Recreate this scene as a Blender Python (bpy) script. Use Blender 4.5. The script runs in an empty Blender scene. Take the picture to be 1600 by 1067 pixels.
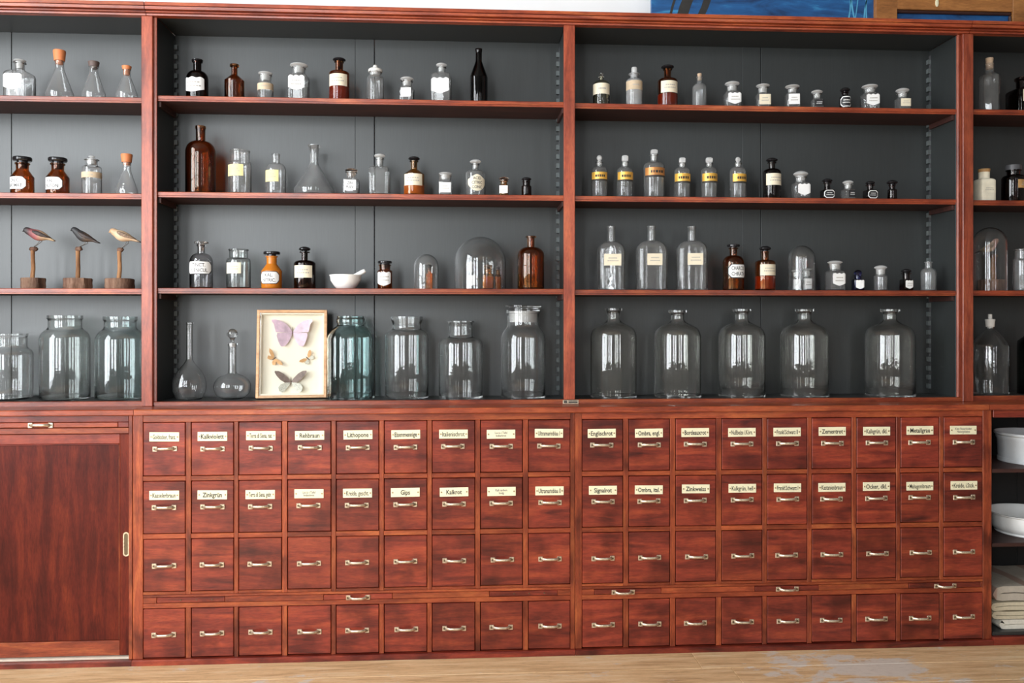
import bpy, bmesh, math, random
from mathutils import Vector, Matrix, noise as mnoise

SC = bpy.context.scene
COL = SC.collection
random.seed(7)
PI = math.pi

# ------------------------------------------------------------------ camera
cam_data = bpy.data.cameras.new('camera')
cam = bpy.data.objects.new('camera', cam_data)
COL.objects.link(cam)
cam.location = (0.0, -3.1, 1.2056)
cam.rotation_euler = (PI / 2, 0.0, math.radians(-3.44))
cam_data.sensor_width = 36.0
cam_data.lens = 1291.0 / 1600.0 * 36.0
cam_data.shift_y = -27.5 / 1600.0
cam_data.clip_start = 0.05
SC.camera = cam

# ------------------------------------------------------------------ world, windows' daylight, exposure
world = bpy.data.worlds.new('world')
SC.world = world
world.use_nodes = True
world.node_tree.nodes['Background'].inputs[0].default_value = (0.75, 0.87, 1.0, 1)
world.node_tree.nodes['Background'].inputs[1].default_value = 1.0
SC.view_settings.view_transform = 'Standard'
SC.view_settings.look = 'None'
SC.view_settings.exposure = 0.0
SC.view_settings.gamma = 1.0
SC.view_settings.use_curve_mapping = False

ROOM = dict(x0=-3.0, x1=3.7, y0=-4.7, y1=0.24, z1=3.7)
# windows: (wall, a0, a1, z0, z1, watts)
WINDOWS = [
    ('front', -2.95, -2.15, 0.75, 3.35, 102.0),
    ('front', -1.75, -0.95, 0.75, 3.35, 106.0),
    ('front', 0.95, 1.22, 0.75, 3.35, 30.0),
    ('front', 2.4, 2.72, 0.75, 3.35, 30.0),
    ('left', -3.7, -1.3, 0.75, 3.35, 265.0),
]
for i, (wl, a0, a1, z0, z1, wt) in enumerate(WINDOWS):
    ld = bpy.data.lights.new('daylight', 'AREA')
    ld.shape = 'RECTANGLE'
    ld.size, ld.size_y = a1 - a0, z1 - z0
    ld.energy = wt
    ld.color = (0.93, 0.97, 1.0)
    lo = bpy.data.objects.new('window_daylight', ld)
    COL.objects.link(lo)
    if wl == 'front':
        lo.location = ((a0 + a1) / 2, ROOM['y0'] - 0.12, (z0 + z1) / 2)
        lo.rotation_euler = (PI / 2, 0, PI)
        lo.rotation_euler = Vector((0, 1, 0)).to_track_quat('-Z', 'Y').to_euler()
    else:
        lo.location = (ROOM['x0'] - 0.12, (a0 + a1) / 2, (z0 + z1) / 2)
        lo.rotation_euler = Vector((1, 0, 0)).to_track_quat('-Z', 'Y').to_euler()

# ------------------------------------------------------------------ measured tables (metres)
S = {'A0': -1.1701,
 'A1': -1.1301,
 'A2': -1.1195,
 'B0': 0.3818,
 'B1': 0.4236,
 'C0': 1.9373,
 'C1': 1.9796,
 'C2': 1.9221,
 'JA': -1.1338,
 'JC': 1.9446,
 'KA': -1.147,
 'KC': 1.9675,
 'SZ': {'A1': 2.0463,
        'A2': 1.6922,
        'A3': 1.3382,
        'A4': 0.9204,
        'B1': 2.0432,
        'B2': 1.6914,
        'B3': 1.3356,
        'B4': 0.9202,
        'L1': 2.0374,
        'L2': 1.6841,
        'L3': 1.3355,
        'L4': 0.9231,
        'R1': 2.0443,
        'R2': 1.6894,
        'R3': 1.3364,
        'R4': 0.9258},
 'ZC': 1.2056,
 'base_top': 0.018,
 'bird': None,
 'cnt_bot': 0.8831,
 'cnt_top': 0.904,
 'colL': [(-1.1265, -0.981), (-0.9598, -0.8127), (-0.7948, -0.6443), (-0.6229, -0.4703), (-0.451, -0.2996), (-0.2802, -0.1277), (-0.1082, 0.0454),
          (0.0662, 0.2185), (0.2406, 0.3928)],
 'colR': [(0.4368, 0.587), (0.6093, 0.7606), (0.7833, 0.9328), (0.9556, 1.1073), (1.1266, 1.2769), (1.2964, 1.4465), (1.4668, 1.6172), (1.6359, 1.784),
          (1.8026, 1.9532)],
 'corn_bot': 2.3302,
 'corn_top': 2.3727,
 'hand_drop': 0,
 'hrow': [0.7622, 0.5556, 0.3493, 0.1054],
 'left': {'bead_bot': 0.0825,
          'bead_top': 0.7815,
          'bead_x': -1.2125,
          'door_bot': 0.0305,
          'door_top': 0.8097,
          'door_x': -1.176,
          'pull': (-1.1904, 0.3809, 0.4672),
          'rail': (0.8185, 0.8387),
          'slide': (0.841, 0.859),
          'slide_h': -1.4768,
          'slide_x': -1.2142},
 'open': {'base': 0.0485, 's1': (0.6439, 0.6584), 's2': (0.3643, 0.3788)},
 'plate': (0.3783, 0.4378, 0.9003, 0.916),
 'prow': [0.8062, 0.5985],
 'rail_bot': 0.9032,
 'rows': [(0.6676, 0.8564), (0.4628, 0.6478), (0.2574, 0.4427), (0.0135, 0.1965)],
 'seams': {'A': (-0.4231, -0.3477), 'B': (1.1377, 1.2147), 'L': -1.7373},
 'slide': (0.2165, 0.2357),
 'slidesL': [(-1.0796, -0.844, 0), (-0.4952, -0.2516, 1), (0.0987, 0.3459, 0)],
 'slidesR': [(0.4822, 0.7285, 1), (1.0807, 1.3207, 1), (1.6665, 1.9445, 1)],
 'stL': (-1.1635, -1.1238),
 'stM': (0.3858, 0.4102, 0.4351),
 'stR': (1.9557, 1.9882),
 'top': {'blue': (0.7518, 1.6694), 'frame': (1.6591, 1.7494, 2.2346), 'z15': 2.4745, 'z33': 2.4305}}
BOTTLES = [
 ('apothecary_bottle', 'clear square bottle with blank white shield label beside orange-corked flask', 'L1', -1.6404, 0.0728, 0.0428, 0.087, 0.1061, 0.1322, 0.1393, 0.0163, 0.0202, 'clear', 's', 1, ('mush', 0.0214, 0.1393, 0.15, 'clear'), ('shield', -0.0392, 0.0285, 0.0264, 0.087, 'white', None), None),
 ('apothecary_bottle', 'amber bottle with black disc stopper, white label reading CALC. AROMAT', 'L2', -1.6294, 0.0692, 0.0392, 0.0654, 0.0915, 0.1105, 0.1176, 0.0214, 0.0255, 'amber', 'c', 1, ('flat', 0.0324, 0.1176, 0.139, 'black'), ('oct', -0.0368, 0.0297, 0.0155, 0.063, 'white', ['CALC.', 'AROMAT']), None),
 ('apothecary_bottle', 'amber bottle with black disc stopper, white label reading KAL. CAUSON', 'L2', -1.5023, 0.0693, 0.0393, 0.065, 0.0912, 0.1102, 0.1173, 0.0214, 0.0256, 'amber', 'c', 1, ('flat', 0.0325, 0.1173, 0.1376, 'black'), ('oct', -0.0374, 0.0305, 0.015, 0.0626, 'white', ['KAL.', 'CAUSON']), None),
 ('apothecary_bottle', 'clear round bottle with beige paper band beside corked flask', 'L2', -1.3772, 0.0642, 0.0342, 0.0994, 0.1089, 0.128, 0.1327, 0.0203, 0.0256, 'clear', 'r', 1, ('knob', 0.0119, 0.1327, 0.147, 'clear'), ('band', -0.0317, 0.0326, 0.0613, 0.0827, 'beige', 'p'), None),
 ('apothecary_bottle', 'near-black bottle with large white scalloped shield label', 'A1', -0.9937, 0.0697, 0.0397, 0.0766, 0.1079, 0.1391, 0.1439, 0.0144, 0.0192, 'dark', 'r', 1, ('flat', 0.0204, 0.1415, 0.1511, 'black'), ('shield', -0.0382, 0.0327, 0.0213, 0.0886, 'white', 'p'), None),
 ('medicine_bottle', 'unlabelled brown bottle with sloping shoulders and open lip, top shelf', 'A1', -0.856, 0.0661, 0.0361, 0.073, 0.0959, 0.1224, 0.1344, 0.0108, 0.0169, 'amberd', 'c', 1, None, None, None),
 ('stoppered_jar', 'small clear jar with beige paper band on top shelf', 'A1', -0.7396, 0.0589, 0.0289, 0.0586, 0.0658, 0.0899, 0.0947, 0.0217, 0.0241, 'clear', 'r', 1, ('mush', 0.0265, 0.0947, 0.1067, 'clear'), ('band', -0.0282, 0.0284, 0.0345, 0.061, 'beige', 'p'), None),
 ('stoppered_jar', 'square clear jar with wide pinkish disc stopper and white label', 'A1', -0.6168, 0.0663, 0.0363, 0.0894, 0.0979, 0.1221, 0.1269, 0.023, 0.0254, 'clear', 's', 1, ('mush', 0.0333, 0.1269, 0.1439, 'clear'), ('shield', -0.0339, 0.0266, 0.0326, 0.0931, 'white', 'p'), None),
 ('apothecary_bottle', 'reddish-brown bottle with black stopper and cream label, top shelf', 'A1', -0.4663, 0.0682, 0.0382, 0.107, 0.1167, 0.1483, 0.1531, 0.0146, 0.0182, 'amber', 'r', 1, ('mush', 0.0243, 0.1519, 0.1677, 'black'), ('rect', -0.034, 0.0316, 0.0536, 0.0985, 'cream', 'p'), (0.0536, 'red')),
 ('stoppered_jar', 'clear jar with pale knobbed lid in front of board seam', 'A1', -0.3296, 0.0622, 0.0322, 0.0869, 0.099, 0.1087, 0.1136, 0.0219, 0.0255, 'clear', 'r', 1, ('lid', 0.0267, 0.1136, 0.1403, 'clear'), None, None),
 ('stoppered_jar', 'smallest clear stoppered jar on top shelf, white label', 'A1', -0.2096, 0.0555, 0.0255, 0.0506, 0.0567, 0.0761, 0.081, 0.0182, 0.0219, 'clear', 's', 1, ('mush', 0.0255, 0.081, 0.0956, 'clear'), ('rect', -0.0182, 0.0194, 0.0154, 0.0494, 'white', 'p'), None),
 ('apothecary_bottle', 'square clear bottle with blank white shield label beside black wine bottle', 'A1', -0.0791, 0.0679, 0.0379, 0.1003, 0.115, 0.1346, 0.1394, 0.0147, 0.0183, 'clear', 's', 1, ('mush', 0.0208, 0.1394, 0.1553, 'clear'), ('shield', -0.0355, 0.0318, 0.0294, 0.0905, 'white', None), None),
 ('brown_bottle', 'big brown bottle with open neck at left of second shelf', 'A2', -0.9865, 0.0844, 0.0544, 0.1612, 0.2023, 0.2458, 0.2591, 0.0169, 0.0193, 'amberd', 'r', 1, None, None, None),
 ('specimen_jar', 'open clear wide-neck jar with yellow label beside big brown bottle', 'A2', -0.8371, 0.0722, 0.0422, 0.1135, 0.1255, 0.1593, 0.1666, 0.035, 0.0374, 'clear', 'r', 1, None, ('rect', -0.0386, 0.0241, 0.0652, 0.1086, 'yellow', 'p'), None),
 ('medicine_bottle', 'clear rounded bottle with yellow label and open white neck', 'A2', -0.7029, 0.0675, 0.0375, 0.0888, 0.1202, 0.1468, 0.154, 0.0145, 0.0157, 'clear', 'r', 1, None, ('rect', -0.0338, 0.0193, 0.0453, 0.0888, 'yellow', 'p'), None),
 ('stoppered_jar', 'small square clear jar with brownish stopper and white label', 'A2', -0.4194, 0.0591, 0.0291, 0.0564, 0.0637, 0.0831, 0.0879, 0.0182, 0.0218, 'clear', 's', 1, ('mush', 0.0242, 0.0879, 0.1007, 'brownglass'), ('rect', -0.0242, 0.0206, 0.0152, 0.054, 'white', ['ZIN', 'PULV']), None),
 ('apothecary_bottle', 'unlabelled square clear bottle with glass stopper, second shelf', 'A2', -0.3139, 0.069, 0.039, 0.0997, 0.1094, 0.1362, 0.1435, 0.0134, 0.017, 'clear', 's', 1, ('mush', 0.0212, 0.1435, 0.1606, 'clear'), None, None),
 ('apothecary_bottle', 'light-brown bottle with black faceted stopper and cream label', 'A2', -0.1838, 0.0691, 0.0391, 0.083, 0.1025, 0.1294, 0.1342, 0.0122, 0.0171, 'amberl', 'c', 1, ('mush', 0.022, 0.1342, 0.1513, 'black'), ('rect', -0.0366, 0.0293, 0.0366, 0.0805, 'cream', 'p'), (0.0414, 'orange')),
 ('stoppered_jar', 'small clear jar with low disc stopper, white label with black print', 'A2', -0.0642, 0.0556, 0.0256, 0.0516, 0.0589, 0.0735, 0.0784, 0.0219, 0.0232, 'clear', 's', 1, ('mush', 0.0256, 0.0784, 0.0905, 'clear'), ('rect', -0.0219, 0.0219, 0.0101, 0.0479, 'white', 'p'), None),
 ('apothecary_bottle', 'clear bottle with cream heart-shaped label reading ACID CITRIC CONC', 'A2', 0.0504, 0.068, 0.038, 0.0857, 0.1029, 0.1201, 0.125, 0.0116, 0.0159, 'clear', 'r', 1, ('mush', 0.0221, 0.125, 0.1421, 'clear'), ('shield2', -0.0294, 0.0343, 0.0171, 0.0808, 'cream', ['ACID', 'CITRIC', 'CONC']), None),
 ('stoppered_jar', 'tiny light-brown stoppered bottle with white label', 'A2', 0.1582, 0.0477, 0.0177, 0.0384, 0.0433, 0.0555, 0.0603, 0.0122, 0.0159, 'amberl', 's', 1, ('mush', 0.0195, 0.0603, 0.0726, 'brownglass'), ('rect', -0.0154, 0.0176, 0.0091, 0.0384, 'white', 'p'), None),
 ('stoppered_jar', 'tiny unlabelled dark brown bottle at end of second shelf', 'A2', 0.2445, 0.0496, 0.0196, 0.0364, 0.0413, 0.0535, 0.0584, 0.0141, 0.0159, 'dark', 'r', 1, ('mush', 0.019, 0.0584, 0.0731, 'black'), None, None),
 ('apothecary_bottle', 'smoky clear bottle with white label reading TINCT. FOENICUL.', 'A3', -0.9799, 0.0715, 0.0415, 0.101, 0.1322, 0.1587, 0.1659, 0.0132, 0.0168, 'smoke', 'r', 1, ('flat', 0.0259, 0.1647, 0.1756, 'brownplug'), ('octb', -0.0397, 0.0397, 0.0516, 0.1058, 'white', ['TINCT.', 'FOENICUL.']), None),
 ('specimen_jar', 'greenish open jar with pale cream label on third shelf', 'A3', -0.8431, 0.0743, 0.0443, 0.1012, 0.1157, 0.1423, 0.1483, 0.0338, 0.0374, 'greygreen', 'r', 1, None, ('rect', -0.0379, 0.0176, 0.0553, 0.0964, 'cream', 'p'), None),
 ('apothecary_bottle', 'bright orange glass bottle with white label reading KAL. NITRIC.', 'A3', -0.7185, 0.0681, 0.0381, 0.0669, 0.0935, 0.1177, 0.1225, 0.0187, 0.023, 'orange', 'c', 1, ('flat', 0.0308, 0.1237, 0.1394, 'black'), ('octb', -0.035, 0.0326, 0.0162, 0.0645, 'white', ['KAL.', 'NITRIC.']), None),
 ('apothecary_bottle', 'dark bottle with black mushroom stopper and cream label, third shelf', 'A3', -0.5962, 0.0708, 0.0408, 0.0937, 0.1083, 0.1349, 0.1398, 0.0115, 0.0194, 'dark', 'r', 1, ('mush', 0.0218, 0.141, 0.1592, 'black'), ('rect', -0.0339, 0.0315, 0.0404, 0.0865, 'cream', 'p'), None),
 ('stoppered_jar', 'small dark brown jar with white shield label beside white mortar', 'A3', -0.2935, 0.0579, 0.0279, 0.0661, 0.071, 0.0868, 0.0916, 0.0206, 0.0243, 'amberd', 'r', 1, ('flat', 0.0267, 0.0916, 0.105, 'black'), ('shield', -0.025, 0.0236, 0.0103, 0.0637, 'white', 'p'), None),
 ('brown_bottle', 'big brown open-necked bottle beside the largest glass dome', 'A3', 0.2643, 0.0819, 0.0519, 0.1317, 0.1639, 0.1985, 0.2059, 0.0142, 0.021, 'amber', 'r', 1, None, None, None),
 ('apothecary_bottle', 'small bottle with ball stopper and wide cream paper label', 'B1', 0.5351, 0.0615, 0.0315, 0.0828, 0.1001, 0.11, 0.1149, 0.0074, 0.0111, 'yellowish', 'r', 1, ('ball', 0.0093, 0.1149, 0.1334, 'clear'), ('band', -0.0309, 0.0309, 0.0421, 0.0853, 'cream', 'p'), None),
 ('apothecary_bottle', 'cloudy bottle with square glass stopper and stained beige band', 'B1', 0.6636, 0.0609, 0.0309, 0.0989, 0.1088, 0.1236, 0.1286, 0.0148, 0.0223, 'milky', 'r', 1, ('cube', 0.0111, 0.1286, 0.1533, 'clear'), ('band', -0.0297, 0.0297, 0.0617, 0.0964, 'beige', 'p'), None),
 ('apothecary_bottle', 'brown bottle with black stopper and cream label, half filled, top right shelf', 'B1', 0.7959, 0.0685, 0.0385, 0.1026, 0.115, 0.1461, 0.1511, 0.0137, 0.018, 'amber', 'r', 1, ('mush', 0.0249, 0.1498, 0.1672, 'black'), ('rect', -0.0298, 0.0348, 0.0528, 0.0976, 'cream', 'p'), (0.0503, 'red')),
 ('medicine_bottle', 'slim pale bottle with little cork on top right shelf', 'B1', 0.9189, 0.0573, 0.0273, 0.0757, 0.0931, 0.1154, 0.1204, 0.0099, 0.013, 'bluish', 'r', 1, ('cork', 0.0087, 0.108, 0.1328, 'cork'), None, None),
 ('stoppered_jar', 'square clear stoppered jar with white label next to corked pale bottle', 'B1', 1.0492, 0.0612, 0.0312, 0.0557, 0.0632, 0.0831, 0.0881, 0.0206, 0.0224, 'clear', 's', 1, ('mush', 0.0283, 0.0881, 0.1055, 'clear'), ('shield', -0.0224, 0.0287, 0.0108, 0.0557, 'white', 'p'), None),
 ('stoppered_jar', 'clear stoppered jar with cream label standing at the board seam', 'B1', 1.1699, 0.0575, 0.0275, 0.052, 0.0557, 0.0782, 0.0831, 0.0187, 0.0212, 'clear', 's', 1, ('mush', 0.0262, 0.0831, 0.0969, 'clear'), ('rect', -0.02, 0.025, 0.0108, 0.0507, 'cream', 'p'), None),
 ('stoppered_jar', 'clear stoppered jar with pinkish white label on top right shelf', 'B1', 1.2871, 0.0569, 0.0269, 0.0539, 0.0589, 0.0764, 0.0814, 0.0181, 0.0213, 'clear', 's', 1, ('mush', 0.0275, 0.0814, 0.0952, 'clear'), ('rect', -0.02, 0.0225, 0.0139, 0.0539, 'white', 'p'), None),
 ('stoppered_jar', 'tiny clear stoppered jar with black label', 'B1', 1.3835, 0.0519, 0.0219, 0.0329, 0.0379, 0.0554, 0.0604, 0.0138, 0.0175, 'clear', 's', 1, ('mush', 0.0213, 0.0604, 0.0754, 'clear'), ('rect', -0.0163, 0.02, 0.0079, 0.0329, 'black', 'w'), None),
 ('stoppered_jar', 'tiny black bottle with white-outlined black label on top right shelf', 'B1', 1.4957, 0.0507, 0.0207, 0.0483, 0.0533, 0.0633, 0.0683, 0.0113, 0.0138, 'dark', 'c', 1, ('mush', 0.0188, 0.0683, 0.0859, 'black'), ('octw', -0.0198, 0.019, 0.0082, 0.0483, 'black', 'w'), None),
 ('stoppered_jar', 'clear stoppered jar with pale label beside tiny black bottle', 'B1', 1.6006, 0.0615, 0.0315, 0.0605, 0.0668, 0.0819, 0.0869, 0.0208, 0.0227, 'clear', 's', 1, ('mush', 0.0302, 0.0869, 0.1033, 'clear'), ('shield', -0.0227, 0.0277, 0.0139, 0.0592, 'white', 'p'), None),
 ('stoppered_jar', 'rightmost small clear stoppered jar on top right shelf', 'B1', 1.7296, 0.0552, 0.0252, 0.0436, 0.0487, 0.0663, 0.0713, 0.0176, 0.0202, 'clear', 's', 1, ('mush', 0.0252, 0.0713, 0.089, 'clear'), ('rect', -0.0176, 0.0227, 0.0134, 0.0436, 'cream', 'p'), None),
 ('apothecary_bottle', 'clear stoppered bottle with gold label band, leftmost of the gold-labelled row', 'B2', 0.5277, 0.0615, 0.0315, 0.1029, 0.1202, 0.1338, 0.1375, 0.0123, 0.0154, 'clear', 'r', 1, ('drop', 0.0105, 0.1375, 0.1646, 'clear'), ('gold', -0.0296, 0.0284, 0.0659, 0.0955, 'gold', 'p'), None),
 ('apothecary_bottle', 'clear stoppered bottle with gold label band, second in the row', 'B2', 0.6273, 0.0609, 0.0309, 0.102, 0.1193, 0.1342, 0.1379, 0.0124, 0.0155, 'clear', 'r', 1, ('cube', 0.0117, 0.1379, 0.1639, 'clear'), ('gold', -0.0297, 0.0297, 0.0649, 0.0971, 'gold', 'p'), None),
 ('apothecary_bottle', 'largest of the gold-banded stoppered bottles, with copper-brown label band', 'B2', 0.7434, 0.0704, 0.0404, 0.1231, 0.143, 0.1654, 0.1704, 0.0137, 0.018, 'clear', 'r', 1, ('cube', 0.0124, 0.1704, 0.1902, 'clear'), ('gold', -0.0385, 0.0398, 0.0833, 0.1157, 'copper', 'p'), None),
 ('apothecary_bottle', 'clear stoppered bottle with gold label band, just right of the largest', 'B2', 0.8519, 0.061, 0.031, 0.1034, 0.1207, 0.1319, 0.1356, 0.0124, 0.0155, 'clear', 'r', 1, ('cube', 0.0118, 0.1356, 0.158, 'clear'), ('gold', -0.0298, 0.0298, 0.0611, 0.0934, 'gold', 'p'), None),
 ('apothecary_bottle', 'clear stoppered bottle with gold label band, second from the right in the row', 'B2', 0.9579, 0.0611, 0.0311, 0.1052, 0.1226, 0.1338, 0.1375, 0.0124, 0.0156, 'clear', 'r', 1, ('cube', 0.0118, 0.1375, 0.1599, 'clear'), ('gold', -0.0299, 0.0299, 0.0628, 0.0952, 'gold', 'p'), None),
 ('apothecary_bottle', 'clear stoppered bottle with gold label band, rightmost of the row', 'B2', 1.0722, 0.0618, 0.0318, 0.1047, 0.1247, 0.1359, 0.1396, 0.0125, 0.0156, 'clear', 'r', 1, ('drop', 0.01, 0.1396, 0.1646, 'clear'), ('gold', -0.0274, 0.0299, 0.0623, 0.0947, 'gold', 'p'), None),
 ('apothecary_bottle', 'dark brown bottle with black stopper, cream label, right of gold-labelled row', 'B2', 1.2082, 0.0644, 0.0344, 0.1037, 0.12, 0.14, 0.145, 0.0125, 0.0175, 'dark', 'r', 1, ('mush', 0.0225, 0.145, 0.1625, 'black'), ('rect', -0.03, 0.0325, 0.0524, 0.0975, 'cream', 'p'), None),
 ('stoppered_jar', 'clear square jar with domed stopper and blank white label', 'B2', 1.3222, 0.0613, 0.0313, 0.0587, 0.0662, 0.0838, 0.0888, 0.02, 0.0226, 'clear', 's', 1, ('mush', 0.0281, 0.0888, 0.1113, 'clear'), ('shield', -0.02, 0.0288, 0.0136, 0.0587, 'white', None), None),
 ('stoppered_jar', 'tiny dark brown bottle with black-and-white label, left of small clear one', 'B2', 1.4251, 0.0525, 0.0225, 0.0338, 0.0388, 0.0614, 0.0664, 0.0113, 0.015, 'dark', 's', 1, ('mush', 0.0194, 0.0651, 0.0814, 'black'), ('octw', -0.0203, 0.021, 0.0038, 0.0363, 'black', 'w'), None),
 ('stoppered_jar', 'tiny clear jar with black label on second right shelf', 'B2', 1.5084, 0.0526, 0.0226, 0.0351, 0.0401, 0.0552, 0.0602, 0.0144, 0.0176, 'clear', 's', 1, ('mush', 0.0207, 0.0602, 0.0753, 'clear'), ('rect', -0.01, 0.0201, 0.0075, 0.0351, 'black', 'w'), None),
 ('stoppered_jar', 'tiny dark bottle with black-and-white label, right of small clear one', 'B2', 1.5974, 0.052, 0.022, 0.0339, 0.0389, 0.054, 0.059, 0.0113, 0.0151, 'dark', 's', 1, ('mush', 0.0176, 0.0577, 0.0741, 'black'), ('octw', -0.0191, 0.0198, 0.0038, 0.0351, 'black', 'w'), None),
 ('stoppered_jar', 'tiny unlabelled dark brown bottle at end of second right shelf', 'B2', 1.684, 0.0476, 0.0176, 0.037, 0.0421, 0.0546, 0.0597, 0.0113, 0.0138, 'dark', 'r', 1, ('mush', 0.0207, 0.0597, 0.0772, 'black'), None, None),
 ('flask_bottle', 'leftmost of three clear rectangular bottles with small cream labels', 'B3', 0.5775, 0.0822, 0.0522, 0.1493, 0.1891, 0.2363, 0.2488, 0.0152, 0.0174, 'clear', 'f', 0.62, None, ('rect', -0.0323, 0.0348, 0.0945, 0.1393, 'cream', 'p'), None),
 ('flask_bottle', 'middle of three clear rectangular bottles with small cream labels', 'B3', 0.7376, 0.0887, 0.0587, 0.1518, 0.1943, 0.2393, 0.2518, 0.0152, 0.0175, 'clear', 'f', 0.62, None, ('rect', -0.025, 0.035, 0.0968, 0.1418, 'cream', 'p'), None),
 ('flask_bottle', 'rightmost of three clear rectangular bottles with small cream labels', 'B3', 0.8975, 0.0889, 0.0589, 0.1538, 0.1952, 0.2415, 0.2516, 0.0153, 0.0176, 'clear', 'f', 0.62, None, ('rect', -0.0226, 0.0376, 0.0986, 0.1437, 'cream', 'p'), None),
 ('apothecary_bottle', 'brown bottle with flat black stopper and white enamel label, third right shelf', 'B3', 1.0576, 0.0713, 0.0413, 0.1067, 0.1367, 0.1617, 0.1667, 0.0144, 0.0188, 'amber', 'r', 1, ('flat', 0.025, 0.1667, 0.1793, 'black'), ('octb', -0.0288, 0.04, 0.0467, 0.1017, 'white', ['CHARCOS', 'CHRATH']), None),
 ('apothecary_bottle', 'orange-brown bottle with black mushroom stopper beside glass dome', 'B3', 1.183, 0.0688, 0.0388, 0.108, 0.1205, 0.1481, 0.1531, 0.0138, 0.0163, 'amberr', 'r', 1, ('mush', 0.0225, 0.1543, 0.1744, 'black'), ('rect', -0.0263, 0.0351, 0.0579, 0.1005, 'cream', 'p'), (0.0554, 'red')),
 ('stoppered_jar', 'clear stoppered jar with pointed white label beside small glass dome', 'B3', 1.46, 0.0614, 0.0314, 0.0679, 0.078, 0.0981, 0.1031, 0.0226, 0.0239, 'clear', 's', 1, ('mush', 0.0289, 0.1031, 0.1182, 'clear'), ('shield', -0.0229, 0.0286, 0.0177, 0.0679, 'white', 'p'), None),
 ('medicine_bottle', 'tiny cobalt blue bottle with white label', 'B3', 1.5471, 0.0501, 0.0201, 0.0406, 0.0456, 0.0556, 0.0594, 0.0125, 0.015, 'cobalt', 's', 1, ('mush', 0.015, 0.0594, 0.0807, 'cobalt'), ('shield', -0.0138, 0.0188, 0.0055, 0.0456, 'white', None), None),
 ('stoppered_jar', 'small unlabelled clear jar with faceted stopper, right of cobalt bottle', 'B3', 1.6417, 0.0558, 0.0258, 0.0544, 0.0595, 0.0771, 0.0821, 0.0189, 0.0214, 'clear', 'r', 1, ('mush', 0.0239, 0.0821, 0.0997, 'clear'), None, None),
 ('stoppered_jar', 'tiny dark brown bottle with white shield label near the right upright', 'B3', 1.7421, 0.0495, 0.0195, 0.04, 0.0451, 0.0652, 0.069, 0.0138, 0.0164, 'dark', 's', 1, ('mush', 0.0189, 0.069, 0.0853, 'black'), ('shield', -0.0151, 0.0189, 0.0073, 0.0476, 'white', 'p'), None),
 ('medicine_bottle', 'small pale blue-tinted open bottle at end of third right shelf', 'B3', 1.8372, 0.0584, 0.0284, 0.0667, 0.0894, 0.1097, 0.1147, 0.0126, 0.0152, 'bluish', 'r', 1, None, None, None),
 ('apothecary_bottle', 'dark square bottle with cream label cut by right photo edge', 'R1', 2.2346, 0.0761, 0.0461, 0.0862, 0.099, 0.1297, 0.1438, 0.0218, 0.0256, 'dark', 's', 1, None, ('rect', -0.0269, 0.0384, 0.0401, 0.0862, 'cream', 'p'), None),
 ('wrapped_bottle', 'bottle wrapped in cream paper in right bay', 'R2', 2.0661, 0.06, 0.0317, 0.0801, 0.0903, 0.1233, 0.1284, 0.0203, 0.0209, 'paper', 's', 1, None, ('rect', -0.0292, 0.0292, 0.0319, 0.0598, 'paper', 'p'), None),
 ('stoppered_jar', 'dark brown jar with grey cap and tan label in right bay', 'R2', 2.1969, 0.0734, 0.0434, 0.0936, 0.109, 0.1243, 0.1294, 0.0243, 0.0281, 'dark', 'r', 1, ('cap', 0.0288, 0.1243, 0.1499, 'grey_cap_notch_shade'), ('rect', -0.0089, 0.0524, 0.0527, 0.086, 'tan', 'p'), None),
 ('glass_jar', 'clear jar cut by right photo edge beside bird under dome', 'R3', 2.23, 0.0657, 0.0357, 0.1182, 0.1285, 0.1591, 0.1667, 0.0281, 0.0319, 'bluish', 'r', 1, None, None, None),
 ('medicine_bottle', 'tiny red-brown bottle under smallest left dome', 'A3', -0.1263, 0.062, 0.014, 0.0541, 0.0615, 0.0736, 0.0785, 0.0073, 0.0098, 'amberr', 's', 1, ('mush', 0.011, 0.0785, 0.0939, 'black'), None, None),
 ('medicine_bottle', 'tiny clear bottle with white label under largest dome', 'A3', 0.0335, 0.09, 0.0185, 0.0582, 0.0656, 0.0878, 0.0927, 0.0099, 0.0136, 'clear', 's', 1, ('mush', 0.0148, 0.0927, 0.1075, 'clear'), ('shield', -0.016, 0.016, 0.0113, 0.0557, 'white', None), None),
 ('medicine_bottle', 'tiny light-brown bottle in middle under largest dome', 'A3', 0.0989, 0.08, 0.0222, 0.0551, 0.06, 0.0748, 0.0797, 0.0135, 0.016, 'amberl', 's', 1, ('mush', 0.0172, 0.0797, 0.0957, 'brownglass'), None, (0.0477, 'orange')),
 ('medicine_bottle', 'tiny orange bottle at right edge under largest dome', 'A3', 0.1375, 0.095, 0.0124, 0.051, 0.0584, 0.0733, 0.0757, 0.0074, 0.0099, 'amberl', 's', 1, ('mush', 0.0099, 0.0757, 0.0906, 'grey_cap_notch_shade'), None, (0.0485, 'orange')),
 ('medicine_bottle', 'left tiny white-labelled jar under right bay dome', 'B3', 1.3045, 0.065, 0.015, 0.0464, 0.0514, 0.069, 0.0715, 0.0125, 0.015, 'clear', 's', 1, ('mush', 0.0163, 0.0715, 0.0815, 'clear'), ('rect', -0.0113, 0.0138, 0.0063, 0.0439, 'white', 'p'), None),
 ('medicine_bottle', 'right tiny white-labelled jar under right bay dome', 'B3', 1.349, 0.067, 0.0176, 0.047, 0.052, 0.0746, 0.0784, 0.0151, 0.0176, 'clear', 's', 1, ('mush', 0.0188, 0.0771, 0.0871, 'clear'), ('rect', -0.0126, 0.0188, 0.0068, 0.047, 'white', 'p'), None),
]
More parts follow.
